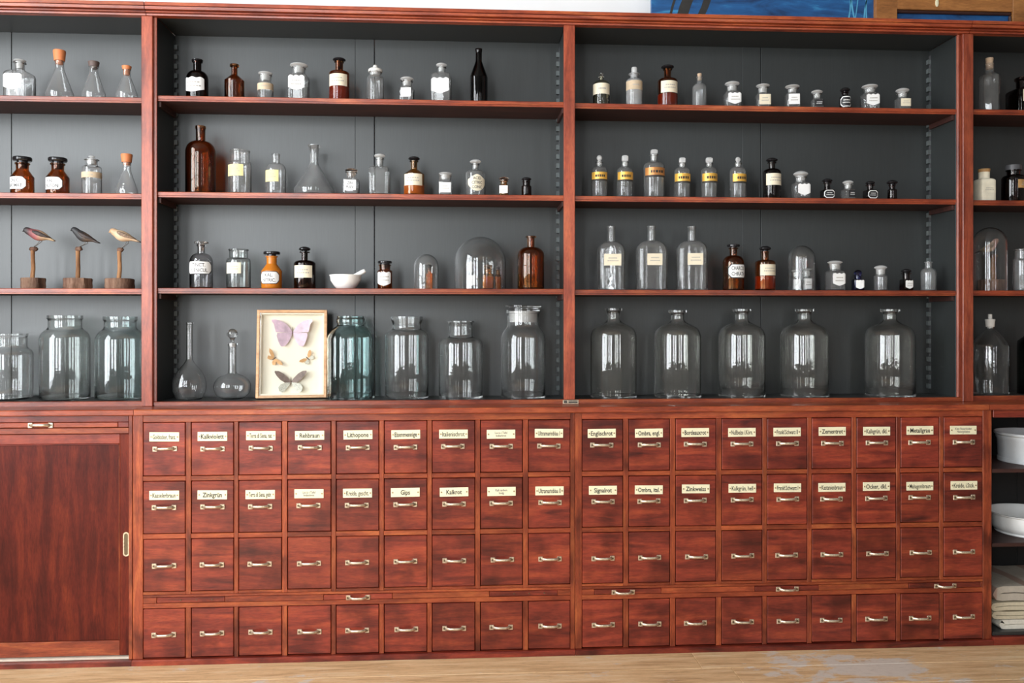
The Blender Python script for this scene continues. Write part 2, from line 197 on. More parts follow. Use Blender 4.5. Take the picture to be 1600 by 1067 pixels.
CUSTOM = [
 ('conical_flask', 'tallest orange-stoppered conical flask on top left shelf', 'L1', -1.4999, 0.0777, [(0.0454, 0.0), (0.0477, 0.0256), (0.043, 0.0399), (0.0179, 0.1115), (0.0155, 0.1211), (0.0155, 0.1449), (0.0167, 0.1473)], 'clear', ('cork', 0.022, 0.1354, 0.1867, 'rubber_orange'), None),
 ('conical_flask', 'conical flask with a grey-brown rubber stopper', 'L1', -1.3726, 0.0706, [(0.0382, 0.0), (0.0406, 0.0248), (0.0358, 0.0391), (0.0167, 0.0988), (0.0149, 0.106), (0.0149, 0.1227), (0.0179, 0.1263)], 'clear', ('cork', 0.0201, 0.1179, 0.1454, 'rubber_brown'), None),
 ('conical_flask', 'smallest orange-stoppered conical flask on top left shelf', 'L1', -1.2516, 0.0677, [(0.0359, 0.0), (0.0377, 0.0252), (0.0335, 0.0395), (0.0155, 0.0873), (0.0137, 0.0945), (0.0137, 0.1136), (0.0155, 0.116)], 'clear', ('cork', 0.0172, 0.0969, 0.1304, 'rubber_orange'), None),
 ('conical_flask', 'orange-stoppered conical flask with white printed marks on second left shelf', 'L2', -1.2523, 0.0695, [(0.0377, 0.0), (0.0395, 0.0163), (0.0347, 0.033), (0.0161, 0.088), (0.015, 0.0976), (0.015, 0.1215), (0.0173, 0.1239)], 'clear', ('cork', 0.0206, 0.1143, 0.155, 'rubber_orange'), 'marks'),
 ('glass_jar', 'small clear wide-mouth jar at left end of lowest shelf', 'L4', -1.7031, 0.113, [(0.0722, 0.0), (0.083, 0.0052), (0.083, 0.0076), (0.0794, 0.0268), (0.083, 0.0365), (0.083, 0.1591), (0.0818, 0.1723), (0.0758, 0.1832), (0.0673, 0.1904), (0.0631, 0.1964), (0.0625, 0.2048), (0.0625, 0.2313), (0.0661, 0.2385), (0.0661, 0.2457)], 'greyclear', None, None),
 ('glass_jar', 'large grey-green wide-mouth jar below the carved birds', 'L4', -1.4946, 0.1092, [(0.0748, 0.0), (0.0844, 0.0027), (0.0868, 0.0172), (0.0868, 0.2149), (0.0856, 0.2306), (0.0808, 0.2439), (0.0724, 0.2547), (0.0627, 0.262), (0.0585, 0.2692), (0.0579, 0.2776), (0.0579, 0.2969), (0.0615, 0.3018), (0.0615, 0.3138)], 'greygreen', None, None),
 ('glass_jar', 'large blue-green wide-mouth jar partly behind the left upright', 'L4', -1.291, 0.1077, [(0.0762, 0.0), (0.0859, 0.0024), (0.0883, 0.0169), (0.0883, 0.2081), (0.0871, 0.225), (0.0823, 0.2396), (0.0738, 0.2517), (0.0629, 0.2601), (0.0569, 0.2686), (0.0563, 0.2759), (0.0563, 0.2904), (0.0605, 0.2976), (0.0605, 0.3097)], 'tealgrey', None, None),
 ('wine_bottle', 'tall black slender-necked bottle without stopper at end of top shelf', 'A1', 0.0626, 0.0643, [(0.0318, 0.0), (0.0343, 0.0244), (0.0343, 0.093), (0.0331, 0.1053), (0.0135, 0.1592), (0.0122, 0.169), (0.0122, 0.1984), (0.0135, 0.202), (0.0135, 0.2106)], 'black_glass', None, None),
 ('conical_flask', 'large empty conical flask with flared lip and no stopper', 'A2', -0.5665, 0.106, [(0.0711, 0.0), (0.076, 0.025), (0.0674, 0.0422), (0.0184, 0.1206), (0.0159, 0.1329), (0.0159, 0.1746), (0.0245, 0.1942), (0.0245, 0.1967)], 'clear', None, None),
 ('volumetric_flask', 'round-bodied volumetric flask with very long thin neck', 'A4', -1.03, 0.0917, [(0.0363, 0.0), (0.046, 0.0027), (0.0593, 0.0294), (0.0617, 0.0536), (0.0569, 0.0802), (0.0436, 0.1068), (0.0218, 0.1334), (0.0133, 0.1479), (0.0115, 0.1649), (0.0115, 0.2786), (0.0145, 0.2859), (0.0145, 0.2907)], 'clear_clean', None, None),
 ('decanter', 'squat glass decanter with faceted ball stopper', 'A4', -0.8727, 0.0987, [(0.0341, 0.0), (0.0438, 0.0041), (0.0608, 0.0187), (0.0687, 0.0406), (0.0657, 0.0625), (0.0487, 0.0844), (0.0219, 0.0966), (0.0146, 0.1087), (0.0146, 0.1987), (0.0189, 0.2036), (0.0189, 0.2109)], 'clear_clean', ('ball', 0.0195, 0.2012, 0.2669, 'clear'), None),
 ('fluted_jar', 'blue-green fluted glass jar with screw-thread neck beside butterfly frame', 'A4', -0.4281, 0.1062, [(0.0762, 0.0), (0.0861, 0), (0.0898, 0.0146), (0.0898, 0.2187), (0.0885, 0.231), (0.0824, 0.2457), (0.0713, 0.2605), (0.059, 0.2728), (0.0516, 0.2789), (0.0504, 0.2851), (0.0541, 0.29), (0.0541, 0.3023), (0.0504, 0.3072), (0.0504, 0.3146)], 'teal', None, 'flute'),
 ('glass_jar', 'clear wide-mouth jar with flared lip next to blue-green fluted jar', 'A4', -0.2141, 0.1119, [(0.0742, 0.0), (0.0829, 0.0012), (0.0841, 0.0136), (0.0841, 0.2263), (0.0829, 0.2399), (0.0779, 0.251), (0.0668, 0.2585), (0.0581, 0.2634), (0.055, 0.2696), (0.0544, 0.2807), (0.0618, 0.303), (0.0618, 0.3129)], 'greyclear', None, None),
 ('glass_jar', 'clear wide-mouth jar between flared jar and lidded jar', 'A4', -0.0059, 0.1104, [(0.072, 0.0), (0.0819, 0), (0.0856, 0.0182), (0.0856, 0.1944), (0.0844, 0.2093), (0.0788, 0.2217), (0.067, 0.2279), (0.0534, 0.2316), (0.0465, 0.2391), (0.0459, 0.249), (0.0459, 0.2813), (0.0534, 0.2912), (0.0534, 0.2961)], 'greyclear', None, None),
 ('lidded_jar', 'tall clear jar with flat glass lid and frosted ground neck', 'A4', 0.2366, 0.1088, [(0.0822, 0.0), (0.086, 0.0003), (0.0872, 0.0128), (0.0872, 0.2121), (0.086, 0.2296), (0.0822, 0.2445), (0.0748, 0.2595), (0.0673, 0.2694), (0.0629, 0.2782), (0.0623, 0.2894), (0.0623, 0.3218), (0.0673, 0.3267), (0.0673, 0.3342)], 'greyclear', ('jarlid', 0.0698, 0.2919, 0.3567, 'clear'), None),
 ('large_bottle', 'leftmost of the five large clear bottles with flanged neck', 'B4', 0.5909, 0.1058, [(0.0827, 0.0), (0.089, 0), (0.0902, 0.0092), (0.0902, 0.2235), (0.089, 0.241), (0.084, 0.2573), (0.0739, 0.2699), (0.0601, 0.2786), (0.0439, 0.2861), (0.0313, 0.2937), (0.0257, 0.3024), (0.0251, 0.3112), (0.0263, 0.3313), (0.0326, 0.3375), (0.0326, 0.3463)], 'carboy', None, None),
 ('large_bottle', 'second of the five large clear bottles from the middle upright with flanged neck', 'B4', 0.8452, 0.1054, [(0.0831, 0.0), (0.0894, 0), (0.0906, 0.0097), (0.0906, 0.2229), (0.0894, 0.2405), (0.0843, 0.2569), (0.0743, 0.2695), (0.0604, 0.2783), (0.0441, 0.2858), (0.0315, 0.2934), (0.0258, 0.3022), (0.0252, 0.311), (0.0264, 0.3236), (0.0352, 0.3299), (0.0352, 0.3387)], 'carboy', None, None),
 ('large_bottle', 'middle one of the five large clear bottles with flanged neck', 'B4', 1.1025, 0.1056, [(0.0829, 0.0), (0.0892, 0), (0.0904, 0.0101), (0.0904, 0.2223), (0.0892, 0.24), (0.0841, 0.2565), (0.074, 0.2691), (0.0601, 0.278), (0.0436, 0.2855), (0.031, 0.2931), (0.0259, 0.302), (0.0253, 0.3108), (0.0266, 0.3285), (0.0349, 0.3349), (0.0349, 0.3437)], 'carboy', None, None),
 ('large_bottle', 'fourth of the five large clear bottles from the middle upright with flanged neck', 'B4', 1.3553, 0.1033, [(0.0851, 0.0), (0.0914, 0.0005), (0.0927, 0.0107), (0.0927, 0.2218), (0.0914, 0.2395), (0.0864, 0.256), (0.0762, 0.2687), (0.0622, 0.2776), (0.0457, 0.2852), (0.033, 0.2929), (0.026, 0.3018), (0.0254, 0.3106), (0.0267, 0.3284), (0.0356, 0.3348), (0.0356, 0.3437)], 'carboy', None, None),
 ('large_bottle', 'rightmost of the five large clear bottles, standing apart with flanged neck', 'B4', 1.704, 0.1021, [(0.0862, 0.0), (0.0926, 0.0005), (0.0939, 0.0107), (0.0939, 0.221), (0.0926, 0.2388), (0.0875, 0.2555), (0.0773, 0.2682), (0.0632, 0.2772), (0.0466, 0.2848), (0.0339, 0.2925), (0.0262, 0.3014), (0.0256, 0.3104), (0.0268, 0.3283), (0.0358, 0.3347), (0.0358, 0.3436)], 'carboy', None, None),
 ('medicine_bottle', 'tall clear many-sided bottle with pale cork in right bay', 'R1', 2.0939, 0.0682, [(0.0357, 0.0), (0.0382, 0.0193), (0.0382, 0.1314), (0.0344, 0.1467), (0.0178, 0.1594), (0.0166, 0.1671), (0.0166, 0.1849), (0.0178, 0.1874), (0.0178, 0.1951)], 'clear', ('cork', 0.0146, 0.1747, 0.218, 'cork'), 'hex'),
 ('ribbed_bottle', 'ribbed clear bottle with white ceramic stopper on lowest right shelf', 'R4', 2.1172, 0.0994, [(0.0643, 0.0), (0.0694, 0.005), (0.0694, 0.1722), (0.0643, 0.1979), (0.0283, 0.2468), (0.0141, 0.2596), (0.0141, 0.2673)], 'greyclear', ('syph', 0.0186, 0.2622, 0.3188, 'ceramic'), 'rib'),
 ('dark_bottle', 'black bottle cut by right photo edge on lowest shelf', 'R4', 2.2783, 0.0813, [(0.0462, 0.0), (0.0513, 0.0009), (0.0513, 0.1882), (0.0436, 0.2164), (0.0257, 0.2318), (0.0231, 0.2549), (0.0231, 0.2805)], 'black_glass', None, None),
]
MISC = {'basin': (2.2506, 0.05, 0.1575, 0.4601, 0.3521),
 'bird1': {'R': 0.0429,
           'Y': 0.07,
           'belly': (0.0227, 0.1982),
           'head': (-0.0237, 0.216),
           'knob': (-0.013, 0.0132, 0.1399, 0.1554),
           'leg0': (0.0241, 0.1832),
           'leg1': (-0.0011, 0.1542),
           'post': (-0.0106, 0.0046),
           'shelf': 'L3',
           'tail': (0.0783, 0.1779),
           'x': -1.5897,
           'zb': 0.0401,
           'zp': 0.1423},
 'bird2': {'R': 0.0509,
           'Y': 0.07,
           'belly': (0.0213, 0.1932),
           'head': (-0.0132, 0.2194),
           'knob': (-0.0073, 0.0118, 0.1395, 0.1591),
           'leg0': (0.0285, 0.1765),
           'leg1': (0.0039, 0.1574),
           'post': (-0.0087, 0.007),
           'shelf': 'L3',
           'tail': (0.0805, 0.1705),
           'x': -1.429,
           'zb': 0.0394,
           'zp': 0.1419},
 'bird3': {'R': 0.0518,
           'Y': 0.07,
           'belly': (0.0128, 0.1977),
           'head': (-0.0231, 0.2145),
           'knob': (-0.0063, 0.0128, 0.1391, 0.1535),
           'leg0': (0.0271, 0.1786),
           'leg1': (0.0063, 0.1523),
           'post': (-0.0087, 0.0071),
           'shelf': 'L3',
           'tail': (0.0786, 0.175),
           'x': -1.279,
           'zb': 0.0387,
           'zp': 0.1415},
 'bird4': {'R': 0.0473,
           'Y': 0.08,
           'belly': (-0.0038, 0.173),
           'head': (0.0205, 0.2011),
           'knob': (-0.0013, 0.0243, 0.1333, 0.1448),
           'leg0': (-0.0038, 0.1576),
           'leg1': (0.0089, 0.1423),
           'post': (0.0005, 0.0217),
           'shelf': 'R3',
           'tail': (-0.0652, 0.15),
           'x': 2.1083,
           'zb': 0.0451,
           'zp': 0.1372},
 'cloths': [(2.0311, 0.1937, 0.1225), (2.0285, 0.1225, 0.0881), (2.0336, 0.0881, 0.0562), (2.0514, 0.0562, 0.0169)],
 'dome1': ('A3', -0.1374, 0.066, 0.0476, 0.0861, 0.1337),
 'dome2': ('A3', 0.0695, 0.0995, 0.0997, 0.1058, 0.2048),
 'dome3': ('B3', 1.328, 0.066, 0.0514, 0.1245, 0.1772),
 'dome4': ('R3', 2.1017, 0.08, 0.0639, 0.1882, 0.2546),
 'frame': (-0.6475, 0.261, 0.337),
 'mortar': (-0.4432, 0.075, 0.0609, 0.0487, 0.0527, 0.0755, 0.0709),
 'tub': (2.2727, 0.055, 0.1425, 0.7755, 0.6431)}


# ------------------------------------------------------------------ materials
MATS = {}


def new_mat(name):
    m = bpy.data.materials.new(name)
    m.use_nodes = True
    nt = m.node_tree
    MATS[name] = m
    return m, nt, nt.nodes['Principled BSDF']


def N(nt, typ, **kw):
    n = nt.nodes.new(typ)
    for k, v in kw.items():
        setattr(n, k, v)
    return n


def ramp(nt, stops):
    r = N(nt, 'ShaderNodeValToRGB')
    e = r.color_ramp.elements
    while len(e) < len(stops):
        e.new(0.5)
    for el, (p, c) in zip(e, stops):
        el.position = p
        el.color = (c[0], c[1], c[2], 1)
    return r


def coords(nt, scale, rnd=True):
    tc = N(nt, 'ShaderNodeTexCoord')
    mp = N(nt, 'ShaderNodeMapping')
    mp.inputs['Scale'].default_value = scale
    if rnd:
        oi = N(nt, 'ShaderNodeObjectInfo')
        mul = N(nt, 'ShaderNodeMath', operation='MULTIPLY')
        mul.inputs[1].default_value = 37.0
        nt.links.new(oi.outputs['Random'], mul.inputs[0])
        add = N(nt, 'ShaderNodeVectorMath', operation='ADD')
        nt.links.new(tc.outputs['Object'], add.inputs[0])
        nt.links.new(mul.outputs[0], add.inputs[1])
        nt.links.new(add.outputs[0], mp.inputs['Vector'])
    else:
        nt.links.new(tc.outputs['Object'], mp.inputs['Vector'])
    return mp


def noise(nt, vec, scale, detail=4.0, rough=0.55, dist=0.0):
    n = N(nt, 'ShaderNodeTexNoise')
    n.inputs['Scale'].default_value = scale
    n.inputs['Detail'].default_value = detail
    n.inputs['Roughness'].default_value = rough
    n.inputs['Distortion'].default_value = dist
    nt.links.new(vec.outputs[0], n.inputs['Vector'])
    return n


def mixc(nt, fac, a, b, mode='MIX'):
    m = N(nt, 'ShaderNodeMix', data_type='RGBA', blend_type=mode)
    if isinstance(fac, (int, float)):
        m.inputs[0].default_value = fac
    else:
        nt.links.new(fac, m.inputs[0])
    for s, v in ((6, a), (7, b)):
        if isinstance(v, tuple):
            m.inputs[s].default_value = (v[0], v[1], v[2], 1)
        else:
            nt.links.new(v, m.inputs[s])
    return m


def wood(name, axis, dark, mid, light, rough=0.31, blotch=0.75, spec=0.55, bump=0.12):
    m, nt, p = new_mat(name)
    s = {'x': (1.0, 9.0, 9.0), 'z': (9.0, 9.0, 1.0), 'y': (9.0, 1.0, 9.0)}[axis]
    v1 = coords(nt, s)
    n1 = noise(nt, v1, 3.2, 6, 0.6, 0.8)
    r1 = ramp(nt, [(0.28, dark), (0.5, mid), (0.74, light)])
    nt.links.new(n1.outputs['Fac'], r1.inputs['Fac'])
    s2 = tuple(5.0 if q == 1.0 else 26.0 for q in s)
    v2 = coords(nt, s2)
    n2 = noise(nt, v2, 9.0, 3, 0.6)
    r2 = ramp(nt, [(0.3, (0.62, 0.58, 0.56)), (0.65, (1.06, 1.04, 1.02))])
    nt.links.new(n2.outputs['Fac'], r2.inputs['Fac'])
    mx = mixc(nt, 0.75, r1.outputs['Color'], r2.outputs['Color'], 'MULTIPLY')
    v3 = coords(nt, (1, 1, 1))
    n3 = noise(nt, v3, 9.0, 3, 0.5)
    r3 = ramp(nt, [(0.33, (0.34, 0.26, 0.32)), (0.56, (1, 1, 1))])
    nt.links.new(n3.outputs['Fac'], r3.inputs['Fac'])
    mx2 = mixc(nt, blotch, mx.outputs[2], r3.outputs['Color'], 'MULTIPLY')
    # each board its own tone
    oi = N(nt, 'ShaderNodeObjectInfo')
    mr = N(nt, 'ShaderNodeMapRange')
    mr.inputs['To Min'].default_value = 0.8
    mr.inputs['To Max'].default_value = 1.18
    nt.links.new(oi.outputs['Random'], mr.inputs['Value'])
    hs = N(nt, 'ShaderNodeHueSaturation')
    nt.links.new(mr.outputs[0], hs.inputs['Value'])
    nt.links.new(mx2.outputs[2], hs.inputs['Color'])
    nt.links.new(hs.outputs[0], p.inputs['Base Color'])
    p.inputs['Roughness'].default_value = rough
    p.inputs['Specular IOR Level'].default_value = spec
    b = N(nt, 'ShaderNodeBump')
    b.inputs['Strength'].default_value = bump
    b.inputs['Distance'].default_value = 0.002
    nt.links.new(n2.outputs['Fac'], b.inputs['Height'])
    nt.links.new(b.outputs[0], p.inputs['Normal'])
    return m


D_, M_, L_ = (0.075, 0.011, 0.009), (0.23, 0.032, 0.018), (0.39, 0.070, 0.027)
wood('wood_x', 'x', D_, M_, L_)
wood('wood_z', 'z', (0.16, 0.028, 0.014), (0.33, 0.066, 0.030), (0.48, 0.125, 0.05), blotch=0.4)
wood('wood_rail', 'x', (0.14, 0.021, 0.010), (0.32, 0.060, 0.022), (0.50, 0.135, 0.04), blotch=0.45)
wood('wood_div', 'z', (0.14, 0.021, 0.010), (0.32, 0.060, 0.022), (0.50, 0.135, 0.04), blotch=0.9)
wood('wood_door', 'z', (0.055, 0.007, 0.004), (0.115, 0.014, 0.007), (0.19, 0.028, 0.010), rough=0.42, blotch=0.4, spec=0.2)
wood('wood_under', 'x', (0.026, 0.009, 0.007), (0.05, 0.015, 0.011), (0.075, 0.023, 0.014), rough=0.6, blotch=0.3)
wood('wood_frame', 'x', (0.5, 0.26, 0.12), (0.66, 0.39, 0.20), (0.74, 0.48, 0.27), rough=0.5, blotch=0.15)
wood('wood_brown', 'x', (0.28, 0.11, 0.03), (0.44, 0.18, 0.05), (0.56, 0.26, 0.08), rough=0.45, blotch=0.25)
wood('twig', 'z', (0.16, 0.07, 0.03), (0.40, 0.21, 0.10), (0.55, 0.33, 0.18), rough=0.7, blotch=0.5, spec=0.2)
wood('bark', 'z', (0.06, 0.035, 0.025), (0.22, 0.13, 0.09), (0.42, 0.29, 0.21), rough=0.85, blotch=0.6, spec=0.1, bump=0.9)


def paint(name, base, streak, rough=0.5, axis='z', amount=0.6, spec=0.4):
    m, nt, p = new_mat(name)
    v = coords(nt, (60.0, 60.0, 2.5) if axis == 'z' else (2.5, 60, 60))
    n = noise(nt, v, 4.0, 5, 0.6)
    r = ramp(nt, [(0.3, streak), (0.62, base)])
    nt.links.new(n.outputs['Fac'], r.inputs['Fac'])
    v2 = coords(nt, (1, 1, 1))
    n2 = noise(nt, v2, 2.2, 4, 0.5)
    r2 = ramp(nt, [(0.3, (0.86, 0.86, 0.86)), (0.7, (1.06, 1.06, 1.06))])
    nt.links.new(n2.outputs['Fac'], r2.inputs['Fac'])
    mx = mixc(nt, amount, r.outputs['Color'], r2.outputs['Color'], 'MULTIPLY')
    nt.links.new(mx.outputs[2], p.inputs['Base Color'])
    p.inputs['Roughness'].default_value = rough
    p.inputs['Specular IOR Level'].default_value = spec
    b = N(nt, 'ShaderNodeBump')
    b.inputs['Strength'].default_value = 0.08
    b.inputs['Distance'].default_value = 0.001
    nt.links.new(n.outputs['Fac'], b.inputs['Height'])
    nt.links.new(b.outputs[0], p.inputs['Normal'])
    return m


paint('grey_green', (0.022, 0.026, 0.026), (0.0165, 0.0195, 0.0195), rough=0.44, spec=0.8)


def plain(name, col, rough=0.5, metal=0.0, spec=0.5, var=0.12, scale=30.0):
    m, nt, p = new_mat(name)
    v = coords(nt, (1, 1, 1))
    n = noise(nt, v, scale, 4, 0.6)
    lo = tuple(c * (1 - var) for c in col)
    hi = tuple(min(1.0, c * (1 + var * 0.6)) for c in col)
    r = ramp(nt, [(0.3, lo), (0.7, hi)])
    nt.links.new(n.outputs['Fac'], r.inputs['Fac'])
    nt.links.new(r.outputs['Color'], p.inputs['Base Color'])
    p.inputs['Roughness'].default_value = rough
    p.inputs['Metallic'].default_value = metal
    p.inputs['Specular IOR Level'].default_value = spec
    return m


plain('plaster', (0.86, 0.86, 0.85), 0.9, var=0.03, scale=3)
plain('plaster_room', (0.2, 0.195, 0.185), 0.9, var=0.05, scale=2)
plain('window_paint', (0.75, 0.75, 0.73), 0.5)
plain('brass', (0.78, 0.66, 0.50), 0.34, metal=0.75, var=0.3, scale=120)
plain('brass_dark', (0.16, 0.12, 0.07), 0.5, metal=0.7)
plain('enamel_cream', (0.86, 0.80, 0.55), 0.5, var=0.06, scale=25)
plain('ink', (0.028, 0.025, 0.022), 0.6)
plain('print_grey', (0.42, 0.39, 0.35), 0.7)
plain('ink_grey', (0.17, 0.155, 0.15), 0.7)
plain('white', (0.86, 0.86, 0.85), 0.55, var=0.03)
plain('cream', (0.80, 0.72, 0.55), 0.6, var=0.08)
plain('paper', (0.85, 0.79, 0.63), 0.75, var=0.12)
plain('yellow', (0.82, 0.72, 0.34), 0.6, var=0.08)
plain('beige', (0.60, 0.47, 0.32), 0.65, var=0.2)
plain('tan', (0.48, 0.27, 0.10), 0.6, var=0.2)
plain('gold', (0.74, 0.42, 0.07), 0.35, metal=0.3, var=0.15)
plain('copper', (0.52, 0.22, 0.06), 0.35, metal=0.3, var=0.2)
plain('black', (0.012, 0.011, 0.012), 0.16, var=0.05)
plain('black_label', (0.02, 0.02, 0.022), 0.45)
plain('rubber_orange', (0.62, 0.20, 0.07), 0.6, var=0.1)
plain('rubber_brown', (0.11, 0.075, 0.065), 0.6, var=0.1)
plain('cork', (0.56, 0.40, 0.27), 0.8, var=0.25, scale=200)
plain('grey_cap_notch_shade', (0.07, 0.07, 0.075), 0.45)  # grey jar caps; also the shade painted into the rack notches
plain('ceramic', (0.72, 0.70, 0.66), 0.25, var=0.05)
plain('porcelain', (0.88, 0.88, 0.86), 0.12, var=0.02)
plain('enamel_white', (0.78, 0.80, 0.81), 0.2, var=0.04)
plain('enamel_grey', (0.35, 0.37, 0.38), 0.3)
plain('wire', (0.10, 0.09, 0.08), 0.5, metal=0.6)
plain('track', (0.62, 0.52, 0.42), 0.5)
plain('mat_board', (0.93, 0.85, 0.71), 0.8, var=0.05, scale=6)
plain('lilac_wing', (0.70, 0.50, 0.60), 0.4, var=0.25, scale=40)
plain('orange_wing', (0.70, 0.38, 0.16), 0.6, var=0.3, scale=90)
plain('dark_wing', (0.24, 0.165, 0.14), 0.6, var=0.4, scale=90)
plain('spot_wing', (0.72, 0.68, 0.58), 0.6, var=0.4, scale=250)
plain('insect_body', (0.16, 0.10, 0.07), 0.7)
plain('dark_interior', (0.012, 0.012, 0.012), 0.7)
plain('blue_light', (0.10, 0.40, 0.62), 0.5)
plain('rack_teeth_lit', (0.10, 0.115, 0.115), 0.5)  # paler than the boards so the rack teeth look lit
plain('nail_brass', (0.45, 0.35, 0.2), 0.4, metal=0.8)


def glass(name, col, rough=0.0, ior=1.46, dust_sheen=0.0):
    m, nt, p = new_mat(name)
    v = coords(nt, (1, 1, 1))
    n = noise(nt, v, 25.0, 2, 0.5)
    b = N(nt, 'ShaderNodeBump')
    b.inputs['Strength'].default_value = 0.06
    b.inputs['Distance'].default_value = 0.004
    nt.links.new(n.outputs['Fac'], b.inputs['Height'])
    nt.links.new(b.outputs[0], p.inputs['Normal'])
    p.inputs['Base Color'].default_value = (*col, 1)
    p.inputs['Transmission Weight'].default_value = 1.0
    p.inputs['Roughness'].default_value = rough
    p.inputs['IOR'].default_value = ior
    if dust_sheen:                                  # dusty film; its white also paints in the bright window reflections
        df = N(nt, 'ShaderNodeBsdfDiffuse')
        df.inputs[0].default_value = (0.80, 0.80, 0.79, 1)
        v2 = coords(nt, (1, 1, 1))
        n2 = noise(nt, v2, 40.0, 4, 0.6)
        mr = N(nt, 'ShaderNodeMapRange')
        mr.inputs['From Min'].default_value = 0.3
        mr.inputs['From Max'].default_value = 0.7
        mr.inputs['To Min'].default_value = dust_sheen * 0.5
        mr.inputs['To Max'].default_value = dust_sheen * 1.5
        nt.links.new(n2.outputs['Fac'], mr.inputs['Value'])
        mx = N(nt, 'ShaderNodeMixShader')
        nt.links.new(mr.outputs[0], mx.inputs[0])
        nt.links.new(p.outputs[0], mx.inputs[1])
        nt.links.new(df.outputs[0], mx.inputs[2])
        nt.links.new(mx.outputs[0], nt.nodes['Material Output'].inputs['Surface'])
    return m


glass('clear', (0.995, 0.997, 0.995), dust_sheen=0.042)
glass('clear_clean', (0.995, 0.997, 0.995), dust_sheen=0.012)
glass('greyclear', (0.97, 0.98, 0.975), dust_sheen=0.012)
glass('carboy', (0.985, 0.99, 0.965), dust_sheen=0.014)
glass('bluish', (0.95, 0.975, 0.99), dust_sheen=0.08)
glass('yellowish', (0.93, 0.92, 0.80))
glass('milky', (0.95, 0.96, 0.98), 0.1, dust_sheen=0.2)
glass('smoke', (0.80, 0.79, 0.80))
glass('greygreen', (0.93, 0.955, 0.94))
glass('tealgrey', (0.90, 0.95, 0.945))
glass('teal', (0.82, 0.945, 0.935))
glass('amber', (0.66, 0.27, 0.09))
glass('amberd', (0.56, 0.22, 0.075))
glass('amberl', (0.82, 0.50, 0.21))
glass('amberr', (0.78, 0.36, 0.13))
glass('orange', (0.80, 0.27, 0.025), 0.2)
MATS['orange'].node_tree.nodes['Principled BSDF'].inputs['Transmission Weight'].default_value = 0.45
glass('dark', (0.14, 0.06, 0.045))
glass('black_glass', (0.045, 0.022, 0.02))
glass('cobalt', (0.07, 0.08, 0.42))
glass('brownglass', (0.75, 0.58, 0.46))
plain('frost', (0.58, 0.58, 0.57), 0.4, var=0.06)
glass('stopper_glass', (0.93, 0.93, 0.92), 0.22)
MATS['stopper_glass'].node_tree.nodes['Principled BSDF'].inputs['Transmission Weight'].default_value = 0.6
plain('red_liquid', (0.30, 0.045, 0.012), 0.1)
plain('orange_liquid', (0.60, 0.22, 0.04), 0.1)


def pane_glass():
    m, nt, p = new_mat('pane')
    out = nt.nodes['Material Output']
    tr = N(nt, 'ShaderNodeBsdfTransparent')
    tr.inputs[0].default_value = (0.97, 0.98, 0.975, 1)
    gl = N(nt, 'ShaderNodeBsdfGlossy')
    gl.inputs['Roughness'].default_value = 0.02
    fr = N(nt, 'ShaderNodeFresnel')
    gm = N(nt, 'ShaderNodeNewGeometry')
    io = N(nt, 'ShaderNodeMapRange')                # thin sheet: both faces reflect like an outer face
    io.inputs['To Min'].default_value = 1.5
    io.inputs['To Max'].default_value = 1 / 1.5
    nt.links.new(gm.outputs['Backfacing'], io.inputs['Value'])
    nt.links.new(io.outputs[0], fr.inputs['IOR'])
    mx = N(nt, 'ShaderNodeMixShader')
    nt.links.new(fr.outputs[0], mx.inputs[0])
    nt.links.new(tr.outputs[0], mx.inputs[1])
    nt.links.new(gl.outputs[0], mx.inputs[2])
    nt.links.new(mx.outputs[0], out.inputs['Surface'])
    nt.nodes.remove(p)


pane_glass()


